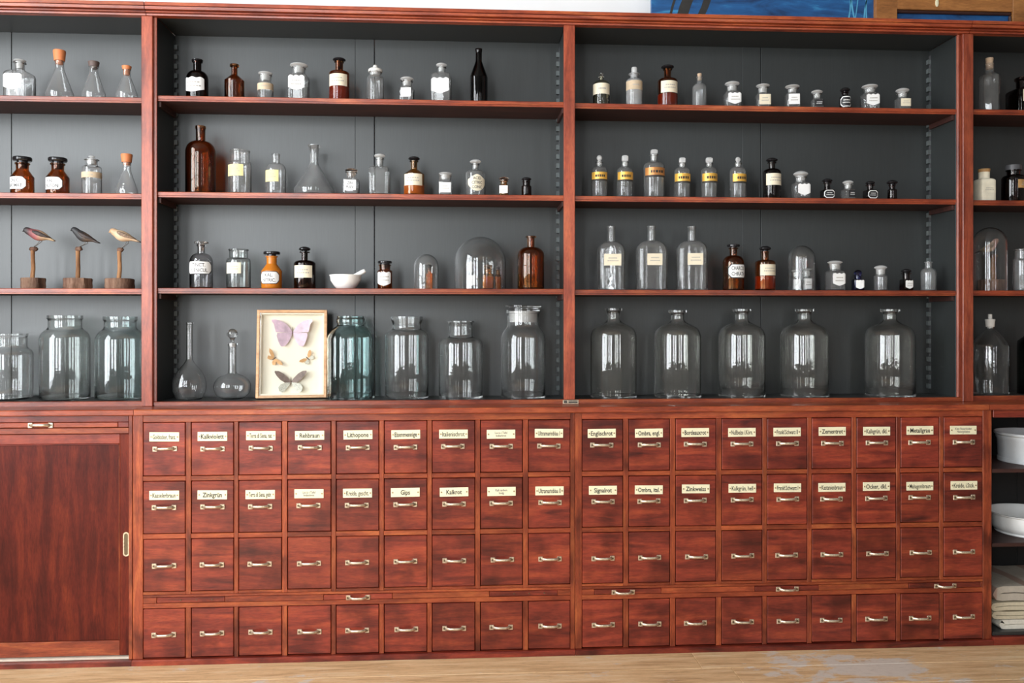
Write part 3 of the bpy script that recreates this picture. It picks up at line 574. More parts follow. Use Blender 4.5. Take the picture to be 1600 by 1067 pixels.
def floor_mat():
    m, nt, p = new_mat('floor_wood')
    v = coords(nt, (1.0, 12.0, 1.0))
    n = noise(nt, v, 4.0, 8, 0.65, 0.5)
    r = ramp(nt, [(0.25, (0.42, 0.24, 0.11)), (0.5, (0.74, 0.48, 0.25)), (0.75, (0.86, 0.66, 0.42))])
    nt.links.new(n.outputs['Fac'], r.inputs['Fac'])
    ge = N(nt, 'ShaderNodeNewGeometry')
    v2 = N(nt, 'ShaderNodeMapping')
    v2.inputs['Scale'].default_value = (1.0, 1.8, 1.0)
    nt.links.new(ge.outputs['Position'], v2.inputs['Vector'])
    n2 = noise(nt, v2, 5.0, 7, 0.7, 0.3)
    # the finish is worn through in one place
    ds = N(nt, 'ShaderNodeVectorMath', operation='DISTANCE')
    nt.links.new(v2.outputs[0], ds.inputs[0])
    ds.inputs[1].default_value = (1.38, -0.29 * 1.8, 0.0)
    wr = N(nt, 'ShaderNodeMapRange')
    wr.inputs['From Min'].default_value = 0.05
    wr.inputs['From Max'].default_value = 0.42
    wr.inputs['To Min'].default_value = 0.16
    wr.inputs['To Max'].default_value = -0.06
    nt.links.new(ds.outputs['Value'], wr.inputs['Value'])
    sm = N(nt, 'ShaderNodeMath', operation='ADD')
    nt.links.new(n2.outputs['Fac'], sm.inputs[0])
    nt.links.new(wr.outputs[0], sm.inputs[1])
    r2 = ramp(nt, [(0.54, (0, 0, 0)), (0.60, (1, 1, 1))])
    nt.links.new(sm.outputs[0], r2.inputs['Fac'])
    mx = mixc(nt, r2.outputs['Color'], r.outputs['Color'], (0.70, 0.61, 0.52))
    v3 = coords(nt, (3.0, 40.0, 1.0))
    n3 = noise(nt, v3, 9.0, 4, 0.7)
    r3 = ramp(nt, [(0.30, (0.45, 0.42, 0.40)), (0.45, (1, 1, 1)), (0.7, (1, 1, 1)), (0.78, (1.35, 1.35, 1.35))])
    nt.links.new(n3.outputs['Fac'], r3.inputs['Fac'])
    mx2 = mixc(nt, 0.8, mx.outputs[2], r3.outputs['Color'], 'MULTIPLY')
    nt.links.new(mx2.outputs[2], p.inputs['Base Color'])
    p.inputs['Roughness'].default_value = 0.55
    b = N(nt, 'ShaderNodeBump')
    b.inputs['Strength'].default_value = 0.3
    b.inputs['Distance'].default_value = 0.002
    nt.links.new(n3.outputs['Fac'], b.inputs['Height'])
    nt.links.new(b.outputs[0], p.inputs['Normal'])


floor_mat()


def blue_mat():
    m, nt, p = new_mat('blue_paint')
    v = coords(nt, (1.5, 1.0, 6.0))
    n = noise(nt, v, 3.0, 5, 0.6, 1.2)
    r = ramp(nt, [(0.28, (0.012, 0.018, 0.05)), (0.42, (0.012, 0.065, 0.19)), (0.6, (0.018, 0.11, 0.30)), (0.75, (0.05, 0.28, 0.52))])
    nt.links.new(n.outputs['Fac'], r.inputs['Fac'])
    nt.links.new(r.outputs['Color'], p.inputs['Base Color'])
    p.inputs['Roughness'].default_value = 0.45


blue_mat()


def cloth_mat(name, base, stripe=None):
    m, nt, p = new_mat(name)
    v = coords(nt, (1, 1, 1))
    n = noise(nt, v, 60.0, 5, 0.7)
    r = ramp(nt, [(0.3, tuple(c * 0.8 for c in base)), (0.7, base)])
    nt.links.new(n.outputs['Fac'], r.inputs['Fac'])
    col = r.outputs['Color']
    if stripe:
        tc = N(nt, 'ShaderNodeTexCoord')
        w = N(nt, 'ShaderNodeTexWave', bands_direction='X')
        w.inputs['Scale'].default_value = 2.2
        w.inputs['Distortion'].default_value = 1.0
        w.inputs['Phase Offset'].default_value = 2.6
        nt.links.new(tc.outputs['Object'], w.inputs['Vector'])
        rr = ramp(nt, [(0.80, (0, 0, 0)), (0.9, (1, 1, 1))])
        nt.links.new(w.outputs['Fac'], rr.inputs['Fac'])
        mx = mixc(nt, rr.outputs['Color'], col, stripe)
        col = mx.outputs[2]
    nt.links.new(col, p.inputs['Base Color'])
    p.inputs['Roughness'].default_value = 0.9
    p.inputs['Specular IOR Level'].default_value = 0.1


cloth_mat('cloth_stripe', (0.52, 0.46, 0.38), (0.36, 0.25, 0.20))
cloth_mat('cloth_cream', (0.66, 0.58, 0.42))
cloth_mat('cloth_white', (0.78, 0.73, 0.62))


def feather(name, stops):
    """colours along the figure's own length (object X) broken up by noise"""
    m, nt, p = new_mat(name)
    tc = N(nt, 'ShaderNodeTexCoord')
    sp = N(nt, 'ShaderNodeSeparateXYZ')
    nt.links.new(tc.outputs['Object'], sp.inputs[0])
    v = coords(nt, (1, 1, 1))
    n = noise(nt, v, 120.0, 3, 0.6)
    ad = N(nt, 'ShaderNodeMath', operation='MULTIPLY_ADD')
    nt.links.new(n.outputs['Fac'], ad.inputs[0])
    ad.inputs[1].default_value = 0.025
    nt.links.new(sp.outputs['X'], ad.inputs[2])
    mr = N(nt, 'ShaderNodeMapRange')
    mr.inputs['From Min'].default_value = -0.045
    mr.inputs['From Max'].default_value = 0.085
    nt.links.new(ad.outputs[0], mr.inputs['Value'])
    r = ramp(nt, stops)
    nt.links.new(mr.outputs[0], r.inputs['Fac'])
    nt.links.new(r.outputs['Color'], p.inputs['Base Color'])
    p.inputs['Roughness'].default_value = 0.55


DK = (0.035, 0.03, 0.03)
feather('feather_red', [(0.12, DK), (0.2, (0.16, 0.05, 0.055)), (0.38, (0.33, 0.10, 0.10)), (0.55, (0.42, 0.28, 0.17)), (0.85, (0.40, 0.28, 0.15)), (0.97, DK)])
feather('feather_black', [(0.1, (0.025, 0.025, 0.028)), (0.4, (0.032, 0.03, 0.03)), (0.55, (0.10, 0.065, 0.045)), (0.75, (0.045, 0.03, 0.027)), (0.95, (0.015, 0.013, 0.013))])
feather('feather_tan', [(0.12, (0.50, 0.30, 0.16)), (0.3, (0.62, 0.44, 0.28)), (0.6, (0.55, 0.38, 0.24)), (0.85, (0.42, 0.28, 0.17)), (0.93, DK)])
feather('feather_pink', [(0.1, DK), (0.3, (0.40, 0.30, 0.16)), (0.6, (0.42, 0.22, 0.18)), (0.9, (0.30, 0.26, 0.14))])
plain('feather_wing', (0.05, 0.034, 0.03), 0.6, var=0.5, scale=150)
plain('feather_wing_tan', (0.26, 0.17, 0.11), 0.6, var=0.6, scale=150)

# ------------------------------------------------------------------ mesh helpers


def link_mesh(name, me, parent=None, mats=None, loc=None):
    o = bpy.data.objects.new(name, me)
    COL.objects.link(o)
    if parent is not None:
        o.parent = parent
    if loc is not None:
        o.location = loc
    return o


def make_mesh(name, verts, faces, mats, idx=None, smooth=False, angle=35):
    me = bpy.data.meshes.new(name)
    me.from_pydata([tuple(v) for v in verts], [], faces)
    if isinstance(mats, str):
        mats = [mats]
    for mm in mats:
        me.materials.append(MATS[mm])
    if idx:
        me.polygons.foreach_set('material_index', idx)
    if smooth:
        me.polygons.foreach_set('use_smooth', [True] * len(me.polygons))
        me.set_sharp_from_angle(angle=math.radians(angle))
    me.update()
    return me


def empty(name, loc, label=None, cat=None, group=None, kind=None):
    e = bpy.data.objects.new(name, None)
    e.empty_display_size = 0.05
    COL.objects.link(e)
    e.location = loc
    tag(e, label, cat, group, kind)
    return e


def tag(o, label=None, cat=None, group=None, kind=None):
    for k, v in (('label', label), ('category', cat), ('group', group), ('kind', kind)):
        if v:
            o[k] = v
    return o


def box_mesh(name, sx, sy, sz, mat, bev=0.0):
    """box centred on its origin"""
    bm = bmesh.new()
    bmesh.ops.create_cube(bm, size=1.0)
    bmesh.ops.scale(bm, vec=(sx, sy, sz), verts=bm.verts)
    if bev > 0:
        bmesh.ops.bevel(bm, geom=bm.edges[:], offset=min(bev, 0.45 * min(sx, sy, sz)), segments=1, affect='EDGES')
    me = bpy.data.meshes.new(name)
    bm.to_mesh(me)
    bm.free()
    me.materials.append(MATS[mat])
    return me


def box(name, x0, x1, y0, y1, z0, z1, mat, parent=None, bev=0.0012):
    """axis-aligned board given in world coordinates"""
    me = box_mesh(name, abs(x1 - x0), abs(y1 - y0), abs(z1 - z0), mat, bev)
    c = Vector(((x0 + x1) / 2, (y0 + y1) / 2, (z0 + z1) / 2))
    if parent is not None:
        c -= parent.location
    return link_mesh(name, me, parent, loc=c)


def prism(name, poly, x0, x1, mat, parent=None, smooth=False):
    """profile of (y, z) points run along X, world coordinates"""
    xc = (x0 + x1) / 2
    yc = sum(p[0] for p in poly) / len(poly)
    zc = sum(p[1] for p in poly) / len(poly)
    n = len(poly)
    h = (x1 - x0) / 2
    v = [(-h, p[0] - yc, p[1] - zc) for p in poly] + [(h, p[0] - yc, p[1] - zc) for p in poly]
    f = [[i, (i + 1) % n, n + (i + 1) % n, n + i] for i in range(n)]
    f += [list(range(n))[::-1], list(range(n, 2 * n))]
    me = make_mesh(name, v, f, mat)
    bm = bmesh.new()
    bm.from_mesh(me)
    bmesh.ops.recalc_face_normals(bm, faces=bm.faces)
    bm.to_mesh(me)
    bm.free()
    c = Vector((xc, yc, zc))
    if parent is not None:
        c -= parent.location
    return link_mesh(name, me, parent, loc=c)


def lathe(profile, seg=32, shape=None):
    """closed loop of (r, z[, mat]) starting and ending on the axis; shape(r, a) -> (kx, ky)"""
    verts, faces, idx = [], [], []
    rings = []
    for p in profile:
        r, z = p[0], p[1]
        if r < 1e-6:
            rings.append([len(verts)])
            verts.append((0, 0, z))
        else:
            ring = []
            for i in range(seg):
                a = 2 * PI * i / seg
                kx, ky = shape(r, z, a) if shape else (1, 1)
                ring.append(len(verts))
                verts.append((r * math.cos(a) * kx, r * math.sin(a) * ky, z))
            rings.append(ring)
    for k in range(len(rings) - 1):
        A, B = rings[k], rings[k + 1]
        mi = profile[k][2] if len(profile[k]) > 2 else 0
        if len(A) == 1 and len(B) == 1:
            continue
        for i in range(seg):
            j = (i + 1) % seg
            if len(A) == 1:
                faces.append([A[0], B[j], B[i]])
            elif len(B) == 1:
                faces.append([A[i], A[j], B[0]])
            else:
                faces.append([A[i], A[j], B[j], B[i]])
            idx.append(mi)
    return verts, faces, idx


def shell(outer, t, tb):
    """outer wall from base edge to lip -> closed wall profile with thickness"""
    zt = outer[-1][1]
    rn = min(r for r, z in outer if z > 0.45 * zt)
    prof = [(0, 0.0)] + list(outer)
    inner = []
    seen = False
    for r, z in outer:
        if abs(r - rn) < 1e-6:
            seen = True
        ri = (rn if seen else r) - t
        inner.append((max(ri, 0.0008), z))
    inner = [(r, z) for r, z in inner if z > tb * 1.02]
    prof += inner[::-1]
    prof += [(max(inner[0][0] * 0.97, 0.0008), tb), (0, tb)]
    return prof


def squircle(rn, R, n, dep=1.0):
    def fn(r, z, a):
        k = 0.0 if R - rn < 1e-5 else max(0.0, min(1.0, (r - rn) / (R - rn)))
        e = 2 + (n - 2) * k
        c, s = abs(math.cos(a)), abs(math.sin(a))
        m = (c ** e + s ** e) ** (-1 / e)
        d = 1 + (dep - 1) * k
        return m, m * d
    return fn


def curve_pts(p0, p1, style, n=6):
    """shoulder from (r0,z0) to (r1,z1), end points excluded"""
    (r0, z0), (r1, z1) = p0, p1
    out = []
    for i in range(1, n):
        t = i / n
        if style == 'round':
            a = t * PI / 2
            out.append((r1 + (r0 - r1) * math.cos(a), z0 + (z1 - z0) * math.sin(a)))
        else:
            out.append((r0 + (r1 - r0) * t, z0 + (z1 - z0) * t))
    return out


_TXT = {}


def text_geo(s, bold=0.0):
    """flat outline of a string, unit height, centred"""
    key = (s, bold)
    if key not in _TXT:
        cu = bpy.data.curves.new('lettering', 'FONT')
        cu.body = s
        cu.size = 1.0
        cu.resolution_u = 2
        cu.offset = bold
        ob = bpy.data.objects.new('lettering', cu)
        me = bpy.data.meshes.new_from_object(ob)
        v = [(q.co.x, q.co.y) for q in me.vertices]
        f = [list(p.vertices) for p in me.polygons]
        bpy.data.objects.remove(ob)
        bpy.data.curves.remove(cu)
        bpy.data.meshes.remove(me)
        xs = [q[0] for q in v]
        x0, x1 = min(xs), max(xs)
        v = [(q[0] - (x0 + x1) / 2, q[1] - 0.34) for q in v]
        _TXT[key] = (v, f, x1 - x0)
    return _TXT[key]


# ------------------------------------------------------------------ the room
R_ = ROOM
fl = tag(box('floor', R_['x0'] - 0.3, R_['x1'] + 0.3, R_['y0'] - 0.3, R_['y1'] + 0.3, -0.16, -0.021, 'floor_wood', bev=0), 'worn yellowish wooden board floor with grey patches', kind='structure')
pw = 0.152
rng = random.Random(3)
y = -0.1 + 3 * pw
while y > R_['y0']:
    cuts = [R_['x0']] + sorted(rng.uniform(R_['x0'] + 1, R_['x1'] - 1) for _ in range(1)) + [R_['x1']]
    for a, b_ in zip(cuts[:-1], cuts[1:]):
        if y - pw < R_['y1']:
            box('plank', a + 0.0006, b_ - 0.0006, y - pw + 0.0007, min(y, R_['y1']) - 0.0007, -0.021, 0.0, 'floor_wood', fl, bev=0.0012)
    y -= pw
tag(box('wall_back', R_['x0'] - 0.2, R_['x1'] + 0.2, R_['y1'], R_['y1'] + 0.2, -0.02, R_['z1'], 'plaster', bev=0), 'white plaster wall behind the cabinets', kind='structure')
tag(box('wall_right', R_['x1'], R_['x1'] + 0.2, R_['y0'] - 0.2, R_['y1'], -0.02, R_['z1'], 'plaster_room', bev=0), 'plaster side wall at the right', kind='structure')
tag(box('ceiling', R_['x0'] - 0.2, R_['x1'] + 0.2, R_['y0'] - 0.2, R_['y1'] + 0.2, R_['z1'], R_['z1'] + 0.1, 'plaster_room', bev=0), 'plain plaster ceiling', kind='structure')


def holed_wall(name, wall, label):
    ops = sorted([w for w in WINDOWS if w[0] == wall], key=lambda w: w[1])
    lo, hi = (R_['x0'] - 0.2, R_['x1'] + 0.2) if wall == 'front' else (R_['y0'], R_['y1'])
    rects, c = [], lo
    for w in ops:
        rects.append((c, w[1], -0.02, R_['z1']))
        rects.append((w[1], w[2], -0.02, w[3]))
        rects.append((w[1], w[2], w[4], R_['z1']))
        c = w[2]
    rects.append((c, hi, -0.02, R_['z1']))
    V, Fc = [], []
    for a0, a1, z0, z1 in rects:
        k = len(V)
        if wall == 'front':
            p = [(x, yy, z) for yy in (R_['y0'] - 0.2, R_['y0']) for x, z in ((a0, z0), (a1, z0), (a1, z1), (a0, z1))]
        else:
            p = [(xx, yy, z) for xx in (R_['x0'] - 0.2, R_['x0']) for yy, z in ((a0, z0), (a1, z0), (a1, z1), (a0, z1))]
        V += p
        Fc += [[k, k + 3, k + 2, k + 1], [k + 4, k + 5, k + 6, k + 7], [k, k + 1, k + 5, k + 4], [k + 1, k + 2, k + 6, k + 5], [k + 2, k + 3, k + 7, k + 6], [k + 3, k, k + 4, k + 7]]
    o = link_mesh(name, make_mesh(name, V, Fc, 'plaster_room'))
    tag(o, label, kind='structure')


holed_wall('wall_front', 'front', 'plaster wall with tall windows facing the cabinets')
holed_wall('wall_left', 'left', 'plaster side wall with a tall window at the left')
for i, (wl, a0, a1, z0, z1, wt) in enumerate(WINDOWS):
    if wl == 'front':
        e = empty('window_%d' % (i + 1), ((a0 + a1) / 2, R_['y0'], z0), 'tall white-framed window with glazing bars', kind='structure')
        mk = lambda n, u0, u1, w0, w1: box(n, u0, u1, R_['y0'] - 0.08, R_['y0'] - 0.03, w0, w1, 'window_paint', e)
    else:
        e = empty('window_%d' % (i + 1), (R_['x0'], (a0 + a1) / 2, z0), 'tall white-framed side window with glazing bars', kind='structure')
        mk = lambda n, u0, u1, w0, w1: box(n, R_['x0'] - 0.08, R_['x0'] - 0.03, u0, u1, w0, w1, 'window_paint', e)
    mk('window_frame', a0, a0 + 0.05, z0, z1)
    mk('window_frame', a1 - 0.05, a1, z0, z1)
    mk('window_frame', a0, a1, z0, z0 + 0.05)
    mk('window_frame', a0, a1, z1 - 0.05, z1)
    mk('glazing_bar', (a0 + a1) / 2 - 0.025, (a0 + a1) / 2 + 0.025, z0, z1)
    for q in (0.33, 0.66):
        zz = z0 + (z1 - z0) * q
        mk('glazing_bar', a0, a1, zz - 0.015, zz + 0.015)

# ------------------------------------------------------------------ upper shelf cabinets
SZ = S['SZ']
ZT, ZB = S['corn_top'], S['corn_bot']
XL, XR = -2.15, 2.62
YB = 0.2          # face of the back boards
TH = 0.020        # shelf thickness


def cornice(par, x0, x1):
    h = ZT - ZB
    st = [(-0.034, 1.0), (-0.034, 0.71), (-0.024, 0.70), (-0.024, 0.65), (-0.033, 0.64), (-0.032, 0.41), (-0.014, 0.39), (-0.014, 0.33), (-0.022, 0.31), (-0.022, 0.21), (-0.011, 0.20), (-0.011, 0.14), (-0.016, 0.12), (-0.015, 0.0)]
    poly = [(YB + 0.012, ZB + h), (YB + 0.012, ZB + h * 0.35), (0.012, ZB + h * 0.35), (0.012, ZB)] + [(yy, ZB + h * q) for yy, q in st[::-1]]
    prism('cornice', poly, x0, x1, 'wood_rail', par)


def shelf(par, x0, x1, z):
    y0 = 0.012
    prism('shelf', [(YB, z), (YB, z - TH), (y0 + 0.006, z - TH), (y0 + 0.001, z - TH), (y0 + 0.001, z - TH + 0.004), (y0 + 0.003, z - TH + 0.0045), (y0 + 0.003, z - TH + 0.0058),
                    (y0, z - TH + 0.0065), (y0, z - 0.002), (y0 + 0.002, z)], x0, x1, 'wood_rail', par)
    # thin darker sheet on the underside
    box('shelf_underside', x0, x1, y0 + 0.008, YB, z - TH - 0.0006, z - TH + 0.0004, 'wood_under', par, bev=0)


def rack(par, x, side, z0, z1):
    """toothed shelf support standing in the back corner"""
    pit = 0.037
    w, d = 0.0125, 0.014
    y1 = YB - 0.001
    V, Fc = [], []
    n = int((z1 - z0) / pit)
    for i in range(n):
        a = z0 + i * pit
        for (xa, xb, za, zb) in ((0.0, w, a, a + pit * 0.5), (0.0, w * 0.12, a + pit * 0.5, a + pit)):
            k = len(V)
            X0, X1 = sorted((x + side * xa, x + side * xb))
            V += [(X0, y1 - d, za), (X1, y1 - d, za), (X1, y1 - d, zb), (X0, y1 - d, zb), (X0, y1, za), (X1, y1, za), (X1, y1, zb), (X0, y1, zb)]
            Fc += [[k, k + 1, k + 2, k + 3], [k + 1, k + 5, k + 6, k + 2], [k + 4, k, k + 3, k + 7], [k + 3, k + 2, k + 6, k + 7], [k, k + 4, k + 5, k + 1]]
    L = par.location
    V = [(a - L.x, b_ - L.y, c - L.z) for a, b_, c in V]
    link_mesh('shelf_rack', make_mesh('shelf_rack', V, Fc, ['rack_teeth_lit', 'grey_cap_notch_shade'], [(q // 5) % 2 for q in range(len(Fc))]), par)  # light on teeth and shade in notches put into the colours


def bay(par, x0, x1, key, racks):
    """x0,x1: clear width between the side panels"""
    for k in (1, 2, 3):
        z = SZ[key + str(k)]
        shelf(par, x0 + 0.0005, x1 - 0.0005, z)
        for sx, xx in ((1, x0), (-1, x1)):
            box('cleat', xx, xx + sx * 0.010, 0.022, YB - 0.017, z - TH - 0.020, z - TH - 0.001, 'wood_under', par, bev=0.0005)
    z4 = SZ[key + '4']
    for rk in racks:
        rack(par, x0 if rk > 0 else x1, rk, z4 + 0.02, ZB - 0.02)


def upper_unit(name, x0, x1, label):
    return empty(name, ((x0 + x1) / 2, YB / 2, S['cnt_top']), label, 'cabinet', 'dark red wooden shelf cabinets along the wall')


def back_boards(par, xs, gap):
    for (a, b_), g in zip(zip(xs[:-1], xs[1:]), gap):
        box('back_board', a + g, b_ - g, YB, YB + 0.014, SZ['A4'] - 0.01, ZB + 0.02, 'grey_green', par, bev=0.0008)


zr0, zr1 = S['cnt_top'], SZ['A4']
A0, A1, A2, B0, B1, C0, C1, C2 = (S[k] for k in ('A0', 'A1', 'A2', 'B0', 'B1', 'C0', 'C1', 'C2'))
JA, JC = (A0 + A1) / 2, (C0 + C1) / 2


def bottom_board(par, x0, x1, z, xr0, xr1):
    box('bottom_board', x0, x1, 0.012, YB, z - 0.012, z - 0.0004, 'grey_green', par, bev=0.0008)
    prism('front_rail', [(0.012, zr0 + 0.0002), (0.012, z), (0.002, z), (0.0, z - 0.002), (0.0, zr0 + 0.0042), (0.003, zr0 + 0.0036), (0.003, zr0 + 0.0002)], xr0, xr1, 'wood_rail', par)


# left unit
uL = upper_unit('shelf_cabinet', XL, JA, 'dark red wooden shelf cabinet with carved birds at left photo edge')
cornice(uL, XL, JA - 0.0016)
box('side_panel', XL, XL + 0.02, 0.0, YB + 0.014, zr0, ZB + 0.01, 'wood_z', uL)
box('side_panel', A0 + 0.004, JA - 0.0006, 0.004, YB + 0.014, zr0 + 0.0002, ZB, 'grey_green', uL)
back_boards(uL, [XL + 0.02, S['seams']['L'], A0 + 0.004], [0.0012, 0.0012])
box('top_board', XL + 0.02, A0 + 0.004, 0.012, YB, ZB + 0.0005, ZB + 0.014, 'grey_green', uL)
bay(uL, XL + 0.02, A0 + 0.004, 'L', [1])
bottom_board(uL, XL + 0.02, A0 + 0.0035, SZ['L4'], XL, A0 - 0.0004)

# middle unit with two bays
uM = upper_unit('shelf_cabinet', JA, JC, 'wide middle dark red wooden shelf cabinet with two glass-filled bays')
cornice(uM, JA + 0.0008, JC - 0.0012)
box('stile', A0, A1, -0.008, 0.004, zr0 + 0.0002, ZB + 0.001, 'wood_z', uM, bev=0.0018)
box('stile', B0, B1, -0.008, 0.012, SZ['A4'] + 0.0002, ZB + 0.001, 'wood_z', uM, bev=0.0018)
box('stile', C0, C1, -0.008, 0.004, zr0 + 0.0002, ZB + 0.001, 'wood_z', uM, bev=0.0018)
box('side_panel', JA, A2, 0.012, YB + 0.014, zr0 + 0.0002, ZB, 'grey_green', uM)
box('edge_bead', A1 - 0.002, A2 + 0.0008, 0.003, 0.0118, SZ['A4'] + 0.0004, ZB, 'wood_z', uM, bev=0.001)
box('partition', B0 + 0.006, B1 - 0.006, 0.0125, YB, SZ['A4'] + 0.0002, ZB, 'grey_green', uM)
box('side_panel', C2, JC, 0.012, YB + 0.014, zr0 + 0.0002, ZB, 'grey_green', uM)
box('edge_bead', C2 - 0.0008, C2 + 0.0075, 0.0, 0.0118, SZ['B4'] + 0.0004, ZB, 'wood_z', uM, bev=0.002)
box('edge_bead', C2 + 0.0075, C0 + 0.002, 0.004, 0.0118, SZ['B4'] + 0.0004, ZB, 'wood_z', uM, bev=0.002)
sa, sb = S['seams']['A'], S['seams']['B']
xm = (B0 + B1) / 2
for a, b_, ga, gb in ((A2, sa[0], 0, .0003), (sa[0], sa[1], .0003, .0016), (sa[1], xm, .0016, 0), (xm, sb[0], 0, .0003), (sb[0], sb[1], .0003, .0014), (sb[1], C2, .0014, 0)):
    box('back_board', a + ga, b_ - gb, YB, YB + 0.014, SZ['A4'] - 0.01, ZB + 0.02, 'grey_green', uM, bev=0.0008)
box('top_board', A2, B0 + 0.006, 0.012, YB, ZB + 0.0005, ZB + 0.014, 'grey_green', uM)
box('top_board', B1 - 0.006, C2, 0.012, YB, ZB + 0.0005, ZB + 0.014, 'grey_green', uM)
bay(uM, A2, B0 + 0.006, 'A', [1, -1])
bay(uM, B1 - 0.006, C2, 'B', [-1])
bottom_board(uM, A2, C2, SZ['A4'], A1 + 0.0006, C0 - 0.0006)
px0, px1, pz0, pz1 = S['plate']
pz0 += 0.0042
pz1 += 0.0030
pl = box('maker_plate', px0, px1, -0.0022, -0.0002, pz0, pz1, 'brass', uM, bev=0.0005)
V, Fc = [], []
for (u0, u1, w0, w1) in ((.06, .28, .55, .85), (.06, .28, .2, .5), (.36, .94, .62, .84), (.36, .94, .18, .5)):
    k = len(V)
    V += [(px0 + (px1 - px0) * u, -0.0026, pz0 + (pz1 - pz0) * w) for u, w in ((u0, w0), (u1, w0), (u1, w1), (u0, w1))]
    Fc.append([k, k + 1, k + 2, k + 3])
V = [tuple(Vector(v) - uM.location - pl.location) for v in V]
link_mesh('plate_print', make_mesh('plate_print', V, Fc, 'ink'), pl)

# right unit
uR = upper_unit('shelf_cabinet', JC, XR, 'dark red wooden shelf cabinet cut by the right photo edge')
cornice(uR, JC + 0.0014, XR)
box('side_panel', JC + 0.0006, C1 - 0.004, 0.004, YB + 0.014, zr0 + 0.0002, ZB, 'grey_green', uR)
box('side_panel', XR - 0.02, XR, 0.0, YB + 0.014, zr0, ZB + 0.01, 'wood_z', uR)
back_boards(uR, [C1 - 0.004, XR - 0.02], [0.0])
box('top_board', C1 - 0.004, XR - 0.02, 0.012, YB, ZB + 0.0005, ZB + 0.014, 'grey_green', uR)
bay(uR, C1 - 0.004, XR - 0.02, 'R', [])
bottom_board(uR, C1 - 0.0035, XR - 0.02, SZ['R4'], C1 + 0.0006, XR)

# ------------------------------------------------------------------ worktops
YF, YN = -0.105, -0.125
K0, K1 = (S['KA'] + JA) / 2 - 0.004, (S['KC'] + JC) / 2 + 0.004
ct, cb = S['cnt_top'], S['cnt_bot']
for a, b_, lb in ((XL, K0 - 0.0012, 'red-brown wooden worktop over the sliding-door cupboard'), (K0 + 0.0004, K1 - 0.0006, 'long red-brown wooden worktop above the two drawer cabinets'), (K1 + 0.0012, XR, 'red-brown wooden worktop above the open cupboard at right')):
    c = (a + b_) / 2
    e = empty('worktop', (c, 0.0, cb), lb, 'worktop', 'worktops along the cabinet row')
    prism('top_board', [(0.235, ct), (0.235, cb), (YN + 0.003, cb), (YN, cb + 0.003), (YN, ct - 0.003), (YN + 0.003, ct)], a, b_, 'wood_rail', e)

# ------------------------------------------------------------------ drawer hardware


def handle_mesh():
    bm = bmesh.new()
    mi = {}

    def add_box(c, s, m=0, bev=0.0012):
        r = bmesh.ops.create_cube(bm, size=1.0)
        bmesh.ops.scale(bm, vec=s, verts=r['verts'])
        bmesh.ops.translate(bm, vec=c, verts=r['verts'])
    hw = 0.0345
    for sx in (-1, 1):
        add_box((sx * hw, -0.0017, 0.0), (0.0165, 0.0034, 0.0185))
    bmesh.ops.bevel(bm, geom=bm.edges[:], offset=0.0013, segments=1, affect='EDGES')
    for sx in (-1, 1):
        r = bmesh.ops.create_cone(bm, cap_ends=True, segments=10, radius1=0.0042, radius2=0.0036, depth=0.002, matrix=Matrix.Translation((sx * (hw + 0.001), -0.0042, 0.0)) @ Matrix.Rotation(PI / 2, 4, 'X'))
        for f in {f for v in r['verts'] for f in v.link_faces}:
            f.material_index = 1
    # bow
    path = [(-hw + 0.004, -0.0025, 0.0), (-hw + 0.009, -0.007, 0.0006), (-0.020, -0.0150, 0.0018), (-0.014, -0.0172, 0.0020), (0, -0.0178, 0.0020)]
    path = path + [(-x, yy, z) for x, yy, z in path[-2::-1]]
    rad = [0.0075, 0.0058, 0.0050, 0.0048, 0.0050]
    rad = rad + rad[-2::-1]
    rings = []
    for i, p in enumerate(path):
        a = Vector(path[max(i - 1, 0)])
        b_ = Vector(path[min(i + 1, len(path) - 1)])
        t = (b_ - a).normalized()
        up = Vector((0, 0, 1))
        sd = t.cross(up).normalized()
        ring = []
        for q in range(8):
            an = 2 * PI * q / 8
            ring.append(bm.verts.new(Vector(p) + sd * math.cos(an) * rad[i] * 0.62 + up * math.sin(an) * rad[i]))
        rings.append(ring)
    for A, B in zip(rings[:-1], rings[1:]):
        for q in range(8):
            f = bm.faces.new([A[q], A[(q + 1) % 8], B[(q + 1) % 8], B[q]])
            f.smooth = True
    bm.faces.new(rings[0][::-1])
    bm.faces.new(rings[-1])
    bmesh.ops.recalc_face_normals(bm, faces=bm.faces)
    me = bpy.data.meshes.new('handle')
    bm.to_mesh(me)
    bm.free()
    me.materials.append(MATS['brass'])
    me.materials.append(MATS['brass_dark'])
    return me


HANDLE = handle_mesh()


def plate_mesh():
    bm = bmesh.new()
    bmesh.ops.create_cube(bm, size=1.0)
    bmesh.ops.scale(bm, vec=(0.1035, 0.0016, 0.0325), verts=bm.verts)
    bmesh.ops.bevel(bm, geom=bm.edges[:], offset=0.0006, segments=1, affect='EDGES')
    for sx in (-1, 1):
        r = bmesh.ops.create_cone(bm, cap_ends=True, segments=8, radius1=0.0032, radius2=0.0024, depth=0.0016, matrix=Matrix.Translation((sx * 0.0455, -0.0014, 0.0)) @ Matrix.Rotation(PI / 2, 4, 'X'))
        for f in {f for v in r['verts'] for f in v.link_faces}:
            f.material_index = 1
    me = bpy.data.meshes.new('name_plate')
    bm.to_mesh(me)
    bm.free()
    me.materials.append(MATS['enamel_cream'])
    me.materials.append(MATS['nail_brass'])
    return me


PLATE = plate_mesh()


